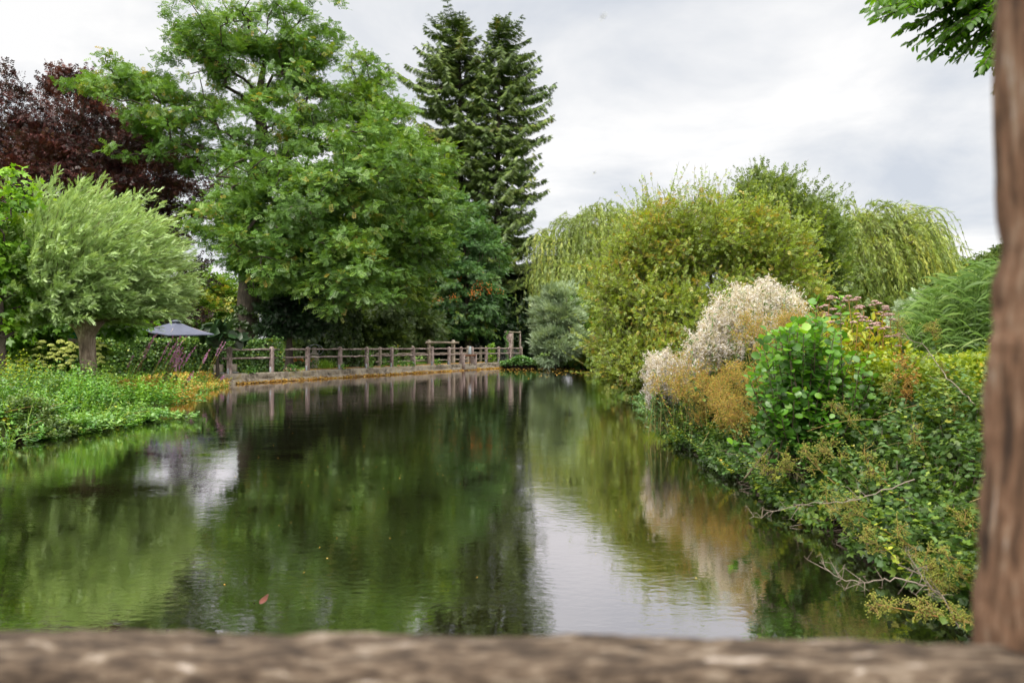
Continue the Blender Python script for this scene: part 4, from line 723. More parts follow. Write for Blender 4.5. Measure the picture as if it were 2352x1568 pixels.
# gate frame on the right
root = thing('gate_frame', 'tall slim wooden gate frame at the right end of the long fence', 'gate', zline(1950, .45, -.6))
g = G(); post(g, zline(1908, 0, -.6), .3, 3.02, .13, fang, 411); g.build('post', M['woodpale'], root)
g = G(); post(g, zline(1997, 0, -.6), .3, 3.05, .15, fang, 412); g.build('post', M['wood'], root)
g = G(); rail(g, zline(1896, 2.93, -.6), zline(2000, 2.93, -.6), .10, .10, 413); g.build('lintel', M['woodpale'], root)
g = G(); c = zline(1928, 0, -.55); c[2] = 1.7; g.box(c, (.42, .05, 2.25), rz=.25, bev=.01); g.build('panel', M['wood'], root)
for q, s_ in enumerate((-.27, .27)):
    g = G(); g.box(c + [s_ * math.cos(.25), s_ * math.sin(.25), 0], (.08, .07, 2.3), rz=.25, bev=.01); g.build('stile', M['woodpale'], root)
root2 = thing('climbing_vine', 'green vine twining up the left post of the gate frame', 'vine', zline(1908, .45, -.6)); rng = rg(414); n = 420; t = rng.random(n); b_ = zline(1906, 0, -.6); g = G()
P_ = b_ + np.stack([.12 * np.sin(t * 14) + .05 * rng.normal(size=n), -.1 + .05 * rng.normal(size=n), .5 + 2.5 * t], 1); g.inst(FOLD, P_, rng.normal(size=(n, 3)) + [0, -.3, -.3], rng.normal(size=(n, 3)) + [0, -1, .3], .10, np.clip(.5 + .2 * rng.normal(size=n), 0, 1)); g.build('foliage', M['bank2'], root2)
tq = np.linspace(0, 1, 30); g = G(); g.tube(b_ + np.stack([.1 * np.sin(tq * 14), -.1 + 0 * tq, .45 + 2.5 * tq], 1), .012, k=4); g.build('stem', M['stem'], root2)
# wire netting panels near the gate
for q, (xa, xb) in enumerate(((1855, 1922), (1932, 1996))):
    g = G(); a_, b_ = zline(xa, 0, -.05), zline(xb, 0, -.05); n_ = 14
    for i_ in range(n_ + 1): p = a_ + (b_ - a_) * i_ / n_; g.segs([p + [0, 0, .5]], [p + [0, 0, 1.5]], .006, .006, k=3)
    for i_ in range(11): z = .5 + i_ * .1; g.segs([a_ + [0, 0, z]], [b_ + [0, 0, z]], .006, .006, k=3)
    tag(g.build('wire_netting', M['wire']), ['wire netting panel in the bay left of the gate frame', 'wire netting panel inside the gate frame opening'][q], 'netting', 'wire netting by the gate')
# sluice gate between posts 9 and 10
t0, t1 = ft[9], ft[10]; tm = (t0 + t1) / 2; root = thing('sluice_gate', 'small sluice with rusty spindle and grey metal cowl in front of the fence', 'sluice gate', fl(tm, .45, 0))
for t in (t0 - .22, t1 - .12): g = G(); g.box(fl(t, .42, .45), (.14, .22, 1.3), rz=fang, bev=.01); g.build('guide_post', M['wood'], root)
g = G(); g.box(fl(tm - .12, .42, 1.06), (t1 - t0 + .15, .2, .13), rz=fang, bev=.01); g.build('crossbeam', M['rust'], root)
g = G(); g.tube([fl(tm - .12, .42, .0), fl(tm - .12, .42, 1.3)], .025, k=8); g.build('spindle', M['rust'], root)
g = G(); g.tube([fl(tm - .12, .42, 1.17), fl(tm - .12, .42, 1.45), fl(tm - .04, .42, 1.68), fl(tm - .03, .42, 1.71)], [.13, .11, .085, .06], k=14); g.build('cowl', M['zinc'], root, smooth=True)
g = G(); g.box(fl(tm - .17, .48, .14), (t1 - t0 + .05, .06, .4), rz=fang, bev=.01); g.build('gate_board', M['stone'], root)
g = G(); g.box(fl(ft[8] + .45, .40, .1), (1.2, .1, .24), rz=fang, bev=.02); g.build('sill', M['stone'], root)
# odds and ends beside the first post
for q, (x, lab) in enumerate(((40, 'small grey wooden box left of the first fence post'), (130, 'small grey wooden box right of the first fence post'))):
    c = zline(x, .72, -.35); root = thing('feeder_box', lab, 'box', [c[0], c[1], .45], 'boxes at the first post')
    g = G(); g.box(c, (.36, .3, .34), rz=.1, bev=.012); g.build('box', M['woodpale'], root)
    g = G()
    for i_ in range(9): p = c + [(-.24 + .06 * i_), -.2, 0]; g.segs([p - [0, 0, .26]], [p - [0, 0, .18 - .0]], .005, .005, k=3)
    g.box(c - [0, 0, .22], (.5, .36, .05), bev=.01); g.build('tray', M['wire'], root)
d0 = 43; c = at(722, 800, d0); b_ = np.array([c[0], c[1], .42]); root = thing('stone_sundial', 'stone pedestal with a metal ring armillary among flowers behind the third bay', 'sundial', b_)
g = G(); zt = c[2] + .2; g.tube([b_, b_ + [0, 0, .12], b_ + [0, 0, .2], b_ + [0, 0, .75], b_ + [0, 0, .82]], [.36, .34, .26, .24, .32], k=12, lump=.03); g.build('pedestal', M['stone'], root)
g = G(); g.tube([b_ + [0, 0, .82], b_ + [0, 0, .95], b_ + [0, 0, 1.25]], [.27, .14, .09], k=10, lump=.05); g.build('finial', M['stone'], root)
for q in range(2):
    g = G(); an = np.linspace(0, 2 * math.pi, 25); ring = np.stack([np.cos(an) * (.52 if q == 0 else .3), 0.12 * np.sin(an) * q, np.sin(an) * .32 + 1.08], 1) + b_; g.segs(ring[:-1], ring[1:], .012, .012, k=5); g.build('ring', M['zinc'], root)
for q, (x, y) in enumerate(((662, 828), (668, 834), (674, 840))):
    c = at(x, y, 39); c[2] = .5; g = G(); g.tube([c + [-.16, 0, 0], c + [-.1, 0, 0], c + [.08, 0, .0], c + [.15, 0, 0]], [.05, .12, .12, .04], k=9, lump=.08, seed=q); tag(g.build('garden_stone', M['tile'], smooth=True), 'pinkish rounded stone at the end of the ragged hedge', 'stone', 'pinkish stones')
rng = rg(420); n = 700; c = at(688, 832, 41.5); P_ = c + rng.normal(size=(n, 3)) * [.45, .2, .16]; P_[:, 2] = np.maximum(P_[:, 2], .45); root = thing('marigold_clump', 'clump of small orange flowers left of the stone pedestal', 'flowers', [c[0], c[1], .42]); g = G(); g.inst(DIA, P_, rng.normal(size=(n, 3)) + [0, 0, .8], rng.normal(size=(n, 3)), .12, rng.random(n)); g.build('foliage', M['herbgreen'], root)
g = G(); P_ = c + rng.normal(size=(60, 3)) * [.4, .15, .07] + [0, -.3, .14]; g.inst(WHORL, P_, rng.normal(size=(60, 3)), np.array([0, -1., .6]) + .3 * rng.normal(size=(60, 3)), .05, rng.random(60) * .6); g.build('flowers', M['berry'], root)
def tuft(g, rng, c, n, h, spread, w_=.012, lean=(0, 0, 0)):
    B_ = c + rng.normal(size=(n, 3)) * [spread, spread, 0]; D = np.array([0, 0, 1.]) + rng.normal(size=(n, 3)) * .35 + np.array(lean)
    L_ = h * (.6 + .6 * rng.random(n)); U = rng.normal(size=(n, 3)); P1 = B_ + unit(D) * (L_ * .5)[:, None]; D2 = unit(D) + rng.normal(size=(n, 3)) * .2 + np.array([0, 0, -.3])
    s_ = unit(np.cross(D, U)) * w_ / 2; e_ = P1 + unit(D2) * (L_ * .5)[:, None]
    V = np.stack([B_ - s_ * .6, B_ + s_ * .6, P1 + s_, e_, P1 - s_], 1).reshape(-1, 3); b0 = np.arange(n)[:, None] * 5; t_ = np.clip(.5 + .25 * rng.normal(size=n), 0, 1)
    base = g.n; g.add(V, np.concatenate([b0 + [0, 1, 2, 4]], 1), t_); g.f[3].append(b0 + [4, 2, 3] + base); g.t[3].append(t_); g.m[3].append(np.zeros(n, int))
g = G(); c = at(748, 833, 42); c[2] = .42; tuft(g, rng, c, 260, .62, .22, .02); tag(g.build('grass_clump', M['maple']), 'bright green grassy clump right of the stone pedestal', 'plant')
# small weeds on the wall top and foot
for q, (x, o, h) in enumerate(((500, .2, .35), (530, .3, .3), (1015, .15, .9), (1115, -.1, .5), (1185, .1, .6), (1290, .1, .3), (1455, .2, .45), (840, .15, .25), (1240, .2, .35), (250, .3, .3))):
    p = zline(x, .45, o); g = G(); rr = rg(430 + q); n = 60; P_ = p + rr.normal(size=(n, 3)) * [.14, .1, 0] + np.stack([0 * rr.random(n), 0 * rr.random(n), h * rr.random(n)], 1)
    g.inst(FOLD, P_, rr.normal(size=(n, 3)) + [0, 0, .2], rr.normal(size=(n, 3)) + [0, 0, 1], .10, np.clip(.55 + .2 * rr.normal(size=n), 0, 1)); g.segs([p] * 4, [p + [rr.normal() * .1, rr.normal() * .1, h] for _ in range(4)], .006, .004, k=3)
    tag(g.build('wall_weed', M['bank']), 'small leafy weed rooted in the pond wall', 'weed', 'weeds on the pond wall')
# ivy tangle on post 5 and vine on the rear rail
for q, (x, z1, lab) in enumerate(((1015, 1.7, 'ivy growing up the fence beside the fifth post'), (1180, 1.75, 'ivy on the rear fence between fifth and sixth post'), (1812, 1.95, 'bright green climber on the fence left of the gate frame'))):
    rr = rg(440 + q); p = zline(x, 0, -.3 if q != 1 else -2); n = 320; t = rr.random(n); P_ = p + np.stack([.16 * rr.normal(size=n), .1 * rr.normal(size=n), .45 + (z1 - .45) * t], 1); g = G(); g.inst(FOLD, P_, rr.normal(size=(n, 3)) + [0, -.4, -.4], rr.normal(size=(n, 3)) * .5 + [0, -1, .4], .12, np.clip(.5 + .2 * rr.normal(size=n), 0, 1)); tag(g.build('ivy_growth', M['maple'] if q == 2 else M['locust']), lab, 'climber')
# revetment stakes, soil edge and plants at the far end
xs_ = [1870, 1905, 1945, 1985, 2020, 2055, 2090, 2130, 2175, 2220, 2270, 2320]
bank_pts = [at(1148 + q * 17.5, 0, 58.6 + .12 * q) * [1, 1, 0] for q in range(12)]
for q, p in enumerate(bank_pts):
    g = G(); rr = rg(450 + q); g.tube([p + [0, 0, -.5], p + [0, 0, .1], p + [rr.normal() * .02, 0, .42 + .08 * rr.random()]], [.085, .085, .075], k=8, lump=.06, seed=q); tag(g.build('bank_stake', M['wood']), 'short round timber stake holding the far bank', 'stake', 'stakes along the far bank')
g = G(); nn_ = 60; V = []
for a_ in range(nn_):
    x = -1.4 + a_ * .14
    for o, z in ((.75, -.3), (.5, .02), (.62, .3), (.9, .48), (1.6, .60), (3.5, .5)):
        s_ = mnoise.noise(Vector((x * 2, z * 3, 1))) * .12; V.append((x, 58.1 + o + s_, z + s_ * .6))
g.add(V, [[a_ * 6 + b_, (a_ + 1) * 6 + b_, (a_ + 1) * 6 + b_ + 1, a_ * 6 + b_ + 1] for a_ in range(nn_ - 1) for b_ in range(5)]); struct(g.build('bank', M['soil']))
def leafmass(name, label, cat, mat, seed, n, sampler, tpl, size, kind='stuff', tint=(.45, .16), upj=.5, dirb=(0, 0, -.2), dj=.8, stems=0, face=(0, 0, 1.)):
    rng = rg(seed); P_, zs = sampler(rng, n); n = len(P_); g = G(); cl = np.array([mnoise.noise(Vector(p * 1.6)) for p in P_[:: 1]]) if n < 12000 else .6 * np.sin(P_[:, 0] * 2.1 + np.sin(P_[:, 1] * 1.7)) * np.sin(P_[:, 1] * 1.3 + 1) 
    t = tint[0] + .34 * cl + tint[1] * rng.normal(size=n)
    g.inst(tpl, P_, rng.normal(size=(n, 3)) * dj + np.array(dirb), np.array(face) + rng.normal(size=(n, 3)) * upj, size * (.65 + .7 * rng.random(n)), np.clip(t, 0, 1))
    if stems:
        i_ = rng.choice(n, stems); q = P_[i_]; b_ = q.copy(); b_[:, 2] -= .35; b_[:, :2] += rng.normal(size=(stems, 2)) * .08; g.segs(b_, q, .005, .003, k=3)
    return tag(g.build(name, M[mat]), label, cat, kind=kind)
def sm(x0, x1, y0, y1, z0, z1):
    def f(rng, n):
        P_ = np.stack([x0 + (x1 - x0) * rng.random(n), y0 + (y1 - y0) * rng.random(n), 0 * rng.random(n)], 1); P_[:, 2] = z0 + (z1 - z0) * rng.random(n) ** .7 * (.7 + .3 * np.sin(P_[:, 0] * 2.3)); return P_, None
    return f
leafmass('bank_plants', 'fresh green plants spilling over the far stakes', 'plants', 'bank2', 460, 2600, sm(-.9, 2.2, 58.0, 59.4, .25, .95), FOLD, .14)
leafmass('bank_plants', 'brownish green undergrowth under the silvery willow bush', 'plants', 'olive', 461, 3200, sm(2.0, 6.2, 57.6, 59.6, .1, 1.0), FOLD, .16)
def stalks(name, label, mat, seed, pts, hts, leaf, per, kind='stuff', tint=.45, tpl=None, parent=None, cat='plants', lean=(.1, 0), smat='stem'):
    """upright leafy stems: pairs of leaves at every node, smaller and paler towards the tip"""
    rng = rg(seed); n = len(pts); tip = pts + np.column_stack([hts * (lean[0] + .22 * rng.normal(size=n)), hts * (lean[1] + .22 * rng.normal(size=n)), hts]); ct = tint + .17 * rng.normal(size=n); PP = []; DD = []; SS = []; TT = []
    for q in range(per):
        f = .25 + .75 * (q + .5) / per; a = rng.random(n) * .8 + q * 1.57
        for sg in (0, math.pi):
            PP.append(pts + (tip - pts) * f); DD.append(np.column_stack([np.cos(a + sg), np.sin(a + sg), np.full(n, .15 + .5 * (f > .9)) + .3 * rng.normal(size=n)])); SS.append(leaf * (1.15 - .6 * f ** 3) * (.7 + .5 * rng.random(n))); TT.append(ct + .28 * (f - .6) + .07 * rng.normal(size=n))
    g = G(); g.inst(tpl or FOLD, np.concatenate(PP), np.concatenate(DD), np.array([0, 0, 1.]) + .3 * rng.normal(size=(n * per * 2, 3)), (lambda z: np.stack([z, z * .62, z], 1))(np.concatenate(SS)), np.clip(np.concatenate(TT), 0, 1))
    o = g.build(name, [M[mat]], parent); return tag(o, label, cat, kind=kind) if parent is None else o
# ---------------- left bank herbs
def left_stalks(name, label, mat, seed, n, kind, h0, h1, leaf, per, tint=.45, tpl=None):
    rng = rg(seed); P_, _ = left_sampler(kind)(rng, n); top = P_[:, 2].copy(); P_[:, 2] = np.maximum(ground_z(P_[:, :2]), -.05); h = np.maximum(top - P_[:, 2], .12) * (h0 + (h1 - h0) * rng.random(len(P_))); stalks(name, label, mat, seed, P_, h, leaf, per, tint=tint, tpl=tpl)
def left_sampler(kind):
    def f(rng, n):
        P_ = np.stack([-17 + 10.5 * rng.random(n * 3), 9.5 + 24.5 * rng.random(n * 3)], 1); s_ = sdist(P_); y = P_[:, 1]
        far_ = y > 21.5; nz_ = np.array([mnoise.noise(Vector((p[0] * .9, p[1] * .9, 0))) for p in P_]); edge = nz_ * .3; n2_ = np.array([mnoise.noise(Vector((p[0] * 2.3, p[1] * 2.3, 5))) for p in P_])
        ok = (n2_ > -.28 + .2 * rng.random(len(P_))) & (s_ > -.25 + edge) & (s_ < 6.5) & (P_[:, 0] / np.maximum(P_[:, 1], 1) > -.76)
        near = np.clip((22 - y) / 3, 0, 1)
        yel = np.clip(np.sin(P_[:, 0] * .8 + 1.1 * np.sin(P_[:, 1] * .5)) , 0, 1)
        if kind == 'green': ok &= (rng.random(len(P_)) < (.15 + .85 * near) * np.where(nz_ > -.05, 1, .35))
        if kind == 'yellow': ok &= (rng.random(len(P_)) < np.where(y > 21, 1, .12 + .25 * yel + .5 * (nz_ < -.05)))
        if kind == 'mint': ok &= (s_ < .9) & (rng.random(len(P_)) < near * .95 + .1)
        P_ = P_[ok][:n]; s_ = s_[ok][:n]; n2_ = n2_[ok][:n]; nz_ = nz_[ok][:n]; y = P_[:, 1]; near = np.clip((22 - y) / 3, 0, 1)
        top = .10 + (.42 * n2_ + .3 * nz_) * np.clip(s_ + .5, .25, 1) + np.clip(s_ + .2, 0, 1.6) * (.20 + .22 * near) + .2 * np.sin(P_[:, 0] * 1.9 + y * .7) * np.sin(y * 1.3) * np.clip(s_, .2, 1) + np.maximum(ground_z(P_), 0) * .6
        top = np.maximum(ground_z(P_), 0) * .6 + (top - np.maximum(ground_z(P_), 0) * .6) * np.where(y > 19, .42, .86)
        z = top * (1 - .55 * rng.random(len(P_)) ** 2) + .05 * rng.normal(size=len(P_))
        return np.column_stack([P_, np.maximum(z, .015)]), None
    return f
left_stalks('bank_plants', 'lush green nettle stems on the left bank in front of the pollard willow', 'bank', 470, 5200, 'green', .9, 1.5, .085, 8, .42)
leafmass('bank_plants', 'low leafy cover under the taller stems of the left bank', 'plants', 'herbgreen', 474, 26000, left_sampler('green'), FOLD, .05, tint=(.5, .2))
leafmass('bank_plants', 'yellowing trailing plants on the left bank toward the fence', 'plants', 'yellowweed', 471, 17000, left_sampler('yellow'), FOLD, .05, tint=(.25, .2), stems=500)
left_stalks('bank_plants', 'thin yellow-green stems scattered among the nettles of the left bank', 'yellowweed', 475, 420, 'yellow', 1.1, 1.9, .06, 8, .2, DIA)
left_stalks('water_mint', 'pale green water mint edging the left bank', 'bank2', 472, 1500, 'mint', .9, 1.5, .075, 6, .5)
def rust(rng, n):
    P_ = np.stack([-14.5 + 6 * rng.random(n * 4), 21.5 + 11.5 * rng.random(n * 4)], 1); s_ = sdist(P_); P_ = P_[(s_ > -.3) & (s_ < 2.0) & (np.sin(P_[:, 0] * 2.1) * np.sin(P_[:, 1] * 1.3) > -.3)][:n]; return np.column_stack([P_, np.maximum(ground_z(P_), .02) + .28 * rng.random(len(P_))]), None
leafmass('bank_plants', 'low orange and yellow plants on the bank just before the fence wall', 'plants', 'orange', 478, 5500, rust, FOLD, .07, tint=(.5, .25))
rng = rg(476); g = G(); P_, _ = left_sampler('green')(rng, 400)
for p in P_[:260]: tuft(g, rng, np.array([p[0], p[1], max(0, gz(p[0], p[1]))]), 9, .55 + .3 * rng.random(), .05, .012, (.25, 0, 0))
tag(g.build('bank_grass', M['grass']), 'long grass blades poking out of the left bank plants', 'grass', kind='stuff')
rng = rg(477); g = G(); P_, _ = left_sampler('yellow')(rng, 500)
for p in P_[:170]: a_ = rng.normal() * .5; e_ = p + [math.cos(a_) * .5, math.sin(a_) * .3, .05 + .1 * rng.random()]; g.segs([p + [0, 0, .02]], [e_], .006, .003, k=3, tint=rng.random())
tag(g.build('dry_stalks', M['stem']), 'reddish dry stalks lying across the left bank plants', 'stems', kind='stuff')
for q, (x, y, h, lab) in enumerate(((-8.9, 15.1, .4, 'low green plant clump at the tip of the left bank'), (-8.5, 16.9, .22, 'pointed leafy sprays reaching out over the water from the left bank'), (-9.6, 19.5, .95, 'bushy bright green herb left of the purple flowers'), (-11.2, 19, .9, 'tall light green herb below the pollard trunk'))):
    rng = rg(480 + q); n = 130; pts = np.stack([x + .42 * rng.normal(size=n), y + .35 * rng.normal(size=n), np.full(n, .02)], 1); root = thing('herb_clump', lab, 'plant', (x, y, .02)); stalks('foliage', None, ['bank2', 'bank2', 'bank', 'bank'][q], 480 + q, pts, h * (.6 + .5 * rng.random(n)), .095, 7, parent=root, tint=.55)
for q, (x, y, h, sp, mt, tp) in enumerate(((-10.2, 13.6, .75, .5, 'herbgreen', FOLD), (-9.3, 16.2, .7, .45, 'bank', DIA), (-10.9, 16.5, 1.0, .6, 'herbgreen', FOLD), (-12.3, 18.2, 1.15, .55, 'yellowweed', DIA), (-9.6, 12.4, .5, .4, 'yellowweed', FOLD), (-11.8, 15.2, 1.1, .6, 'bank', FOLD), (-10.4, 18.3, .9, .4, 'hedge', FOLD), (-13.2, 20.4, .95, .6, 'herbgreen', DIA), (-9.0, 13.9, .45, .35, 'olive', DIA))):
    rng = rg(640 + q); n = 170; pts = np.stack([x + sp * rng.normal(size=n), y + sp * rng.normal(size=n), np.full(n, .02)], 1); pts[:, 2] = np.maximum(ground_z(pts[:, :2]), .02); root = thing('herb_clump', 'leafy clump rising above the low green cover of the left bank', 'plant', (x, y, .02), 'leafy clumps on the left bank'); r2_ = ((pts[:, 0] - x) ** 2 + (pts[:, 1] - y) ** 2) / sp ** 2
    stalks('foliage', None, mt, 640 + q, pts, h * np.exp(-r2_ * .45) * (.8 + .35 * rng.random(n)) + .08, .085, 8, parent=root, tint=.45, tpl=tp)
# lawn patches catching light behind the fence
g = G(); rr = rg(490)
for _ in range(420): c = np.array([-30 + 34 * rr.random(), 38 + 30 * rr.random(), 0]); c[2] = .35; 
c_ = np.stack([-32 + 36 * rr.random(9000), 36 + 40 * rr.random(9000), np.full(9000, .38)], 1); s_ = sdist(c_[:, :2]); c_ = c_[s_ > 2.5]; D = np.array([0, 0, 1.]) + rr.normal(size=c_.shape) * .5; g.inst(DIA, c_, D, rr.normal(size=c_.shape), np.stack([np.full(len(c_), .14), np.full(len(c_), .03), np.full(len(c_), .1)], 1), rr.random(len(c_)))
tag(g.build('lawn_grass', M['grass']), 'short lawn grass behind the fence', 'grass', kind='stuff')

# ================================================================== right bank
def zs_right(x, y):
    e_ = np.interp(y, [0, 4.5, 8, 12, 17, 25, 36], [2.9, 3.0, 3.15, 3.25, 3.6, 4.5, 5.2]); s_ = x - e_
    n_ = .16 * np.sin(y * 1.7 + x) + .10 * np.sin(y * 3.1 - x * 2.2) + .08 * np.sin(x * 4.3 + y * .9)
    return np.clip(.12 + 1.02 * np.clip(s_ + .30, 0, 9) + n_ * np.clip(s_ + .3, 0, 1), .04, 1.26 + n_ * .7), s_
def right_sampler(xr, yr, back=.0, smax=9, thick=.22):
    def f(rng, n):
        x = xr[0] + (xr[1] - xr[0]) * rng.random(n * 2); y = yr[0] + (yr[1] - yr[0]) * rng.random(n * 2); z, s_ = zs_right(x, y); ok = (s_ > -.42 + .16 * np.sin(y * 2.3) + .1 * np.sin(y * 7)) & (s_ < smax)
        x, y, z = x[ok][:n], y[ok][:n], z[ok][:n]; z = z + back - rng.exponential(thick, len(z)) * np.clip(z, .1, 1); return np.column_stack([x, y, np.maximum(z, .02)]), None
    return f
leafmass('bramble_thicket', 'dense dark green bramble and hop leaves spilling down the right bank to the water', 'undergrowth', 'hop', 501, 62000, right_sampler((2.7, 6.6), (3.6, 15)), LOBE, .056, tint=(.40, .17), dirb=(-.35, -.2, -.45), upj=.7, face=(-.55, -.35, 1))
leafmass('bramble_thicket', 'finer green undergrowth low beside the alder along the right bank edge', 'undergrowth', 'herbgreen', 502, 16000, right_sampler((2.7, 6.5), (4, 24), smax=2.2), FOLD, .055, tint=(.45, .18), dirb=(-.2, 0, 0))
leafmass('yellow_weeds', 'yellow-green weeds on top of the right bank behind the alder', 'undergrowth', 'yellowweed', 503, 42000, lambda rng, n: (lambda x, y: (np.column_stack([x, y, 1.34 + .28 * rng.random(n) - .2 * rng.random(n) ** 2 + .12 * np.sin(x * 3) * np.sin(y * 2.1)]), None))(4.0 + 2.8 * rng.random(n), 6.3 + 5.6 * rng.random(n)), FOLD, .042, tint=(.38, .22), dirb=(0, 0, .2))
for q, (mt, lf, n_, per, tn, tp, lab) in enumerate((('hop', .072, 1500, 7, .42, LOBE, 'arching leafy bramble shoots hanging over the right bank'), ('herbgreen', .06, 1300, 7, .5, FOLD, 'narrow-leaved green herbs growing through the brambles of the right bank'), ('yellowweed', .05, 520, 8, .2, FOLD, 'yellowing shoots standing out of the brambles of the right bank'), ('sallow', .045, 500, 7, .5, DIA, 'olive-yellow fine leaved shoots among the brambles of the right bank'))):
    rr = rg(610 + q); P_, _ = right_sampler((2.75, 6.2), (3.7, 17 if q else 14), back=-.12, thick=.05)(rr, n_); keep = np.sin(P_[:, 0] * 2.3 + q * 2) * np.sin(P_[:, 1] * 1.7 + q * 1.3) + .5 * rr.normal(size=len(P_)) > (-.2 if q < 2 else .25); P_ = P_[keep]
    stalks('bramble_shoots', lab, mt, 620 + q, P_, .22 + .28 * rr.random(len(P_)), lf, per, tint=tn, tpl=tp, cat='undergrowth', lean=(-.75, -.15))
# core of stems so that no light passes through the thicket
rng = rg(505); g = G(); n = 2600; x = 2.9 + 3.6 * rng.random(n); y = 3.8 + 11 * rng.random(n); z, s_ = zs_right(x, y); ok = s_ > 0; x, y, z = x[ok], y[ok], z[ok]; p0 = np.column_stack([x + .25 * rng.normal(size=len(x)) + .15, y + .2 * rng.normal(size=len(x)), np.full(len(x), .05)]); p1 = np.column_stack([x, y, z * .95]); g.segs(p0, p1, .006, .004, k=3, tint=rng.random(len(x)))
n = 420; y = 6 + 12 * rng.random(n); zq, _ = zs_right(np.full(n, 3.), y); e_ = np.interp(y, [0, 4.5, 8, 12, 17, 25, 36], [2.9, 3.0, 3.15, 3.25, 3.6, 4.5, 5.2]); p0 = np.column_stack([e_ + .3 * rng.random(n), y, .02 + .25 * rng.random(n)]); p1 = p0 + np.column_stack([-.15 - .35 * rng.random(n), .3 * rng.normal(size=n), -.12 + .14 * rng.normal(size=n)]); p1[:, 2] = np.maximum(p1[:, 2], .005); g.segs(p0, p1, .006, .003, k=3, tint=rng.random(n))
tag(g.build('dead_stems', M['deadstem']), 'tangle of dead brown stems at the foot of the right bank', 'stems', kind='stuff')
# long arching canes
g = G()
for q in range(75):
    x = 3.3 + 2.6 * rng.random(); y = 4.2 + 9 * rng.random(); z = float(zs_right(np.array([x]), np.array([y]))[0][0]); t = np.linspace(0, 1, 7); L_ = .5 + .7 * rng.random(); a_ = math.pi + rng.normal() * .55
    p = np.stack([x + .35 + math.cos(a_) * L_ * t, y + math.sin(a_) * L_ * t, z - .1 + (.45 - .1 * rng.random()) * L_ * t - .42 * L_ * t ** 2], 1); g.tube(p, np.linspace(.0038, .0015, 7), k=4, tint=rng.random(), cap=False)
tag(g.build('bramble_canes', M['stem']), 'thin arching reddish canes over the bramble leaves', 'stems', kind='stuff')
# alder sapling
d0 = 8.0; lb = at(1850, 0, d0); lb[2] = .3; root = thing('alder_shrub', 'young alder with big glossy bright green leaves at the water edge', 'shrub', lb); rng = rg(510); sg = G(); PP = []; DD = []; TT = []
for q in range(165):
    px = 1862 + 72 * rng.normal(); py = 722 + 260 * rng.random() ** 1.0 + abs(px - 1862) * .42
    if q == 0: px, py = 1878, 682
    if q == 1: px, py = 1930, 680
    if q == 2: px, py = 1760, 760
    tip = at(px, py, d0 - .6 + 1.2 * rng.random()); b_ = lb + np.array([rng.normal() * .2, rng.normal() * .16, 0]); t = np.linspace(0, 1, 9)[:, None]; mid = b_ + (tip - b_) * .5 + np.array([(tip[0] - b_[0]) * .3, (tip[1] - b_[1]) * .3, -.0]); p = b_ * (1 - t) ** 2 + 2 * mid * t * (1 - t) + tip * t ** 2; sg.tube(p, np.linspace(.011, .003, 9), k=5, cap=False)
    L_ = np.linalg.norm(tip - b_); k = int(L_ * .72 / .027); tq = np.linspace(.28, 1, k); lp = np.stack([np.interp(tq, t[:, 0], p[:, a_]) for a_ in range(3)], 1); az = np.arange(k) * 2.4 + rng.random() * 6; PP.append(lp); DD.append(np.stack([np.cos(az), np.sin(az), .15 + .5 * (tq > .9) + .3 * rng.normal(size=k)], 1)); TT.append(.32 + .42 * (tq - .6) + .13 * rng.normal(size=k) + .3 * (rng.random(k) < .03))
PP = np.concatenate(PP); DD = np.concatenate(DD); TT = np.concatenate(TT)
ALD = (np.array([[0, 0, 0], [.12, .32, .07], [.5, .5, .1], [.86, .38, .05], [1, 0, -.03], [.86, -.38, .05], [.5, -.5, .1], [.12, -.32, .07], [.5, 0, 0]], float), np.array([[0, 1, 2, 8], [8, 2, 3, 4], [8, 4, 5, 6], [0, 8, 6, 7]]))
g = G(); s_ = .082 * (.5 + .8 * rng.random(len(PP))); g.inst(ALD, PP + unit(DD) * .012, DD, np.array([-.1, -.35, 1.]) + rng.normal(size=PP.shape) * .55, np.stack([s_, s_ * .86, s_], 1), np.clip(TT, 0, 1)); g.build('foliage', M['alder'], root); sg.build('stem', M['twig'], root)
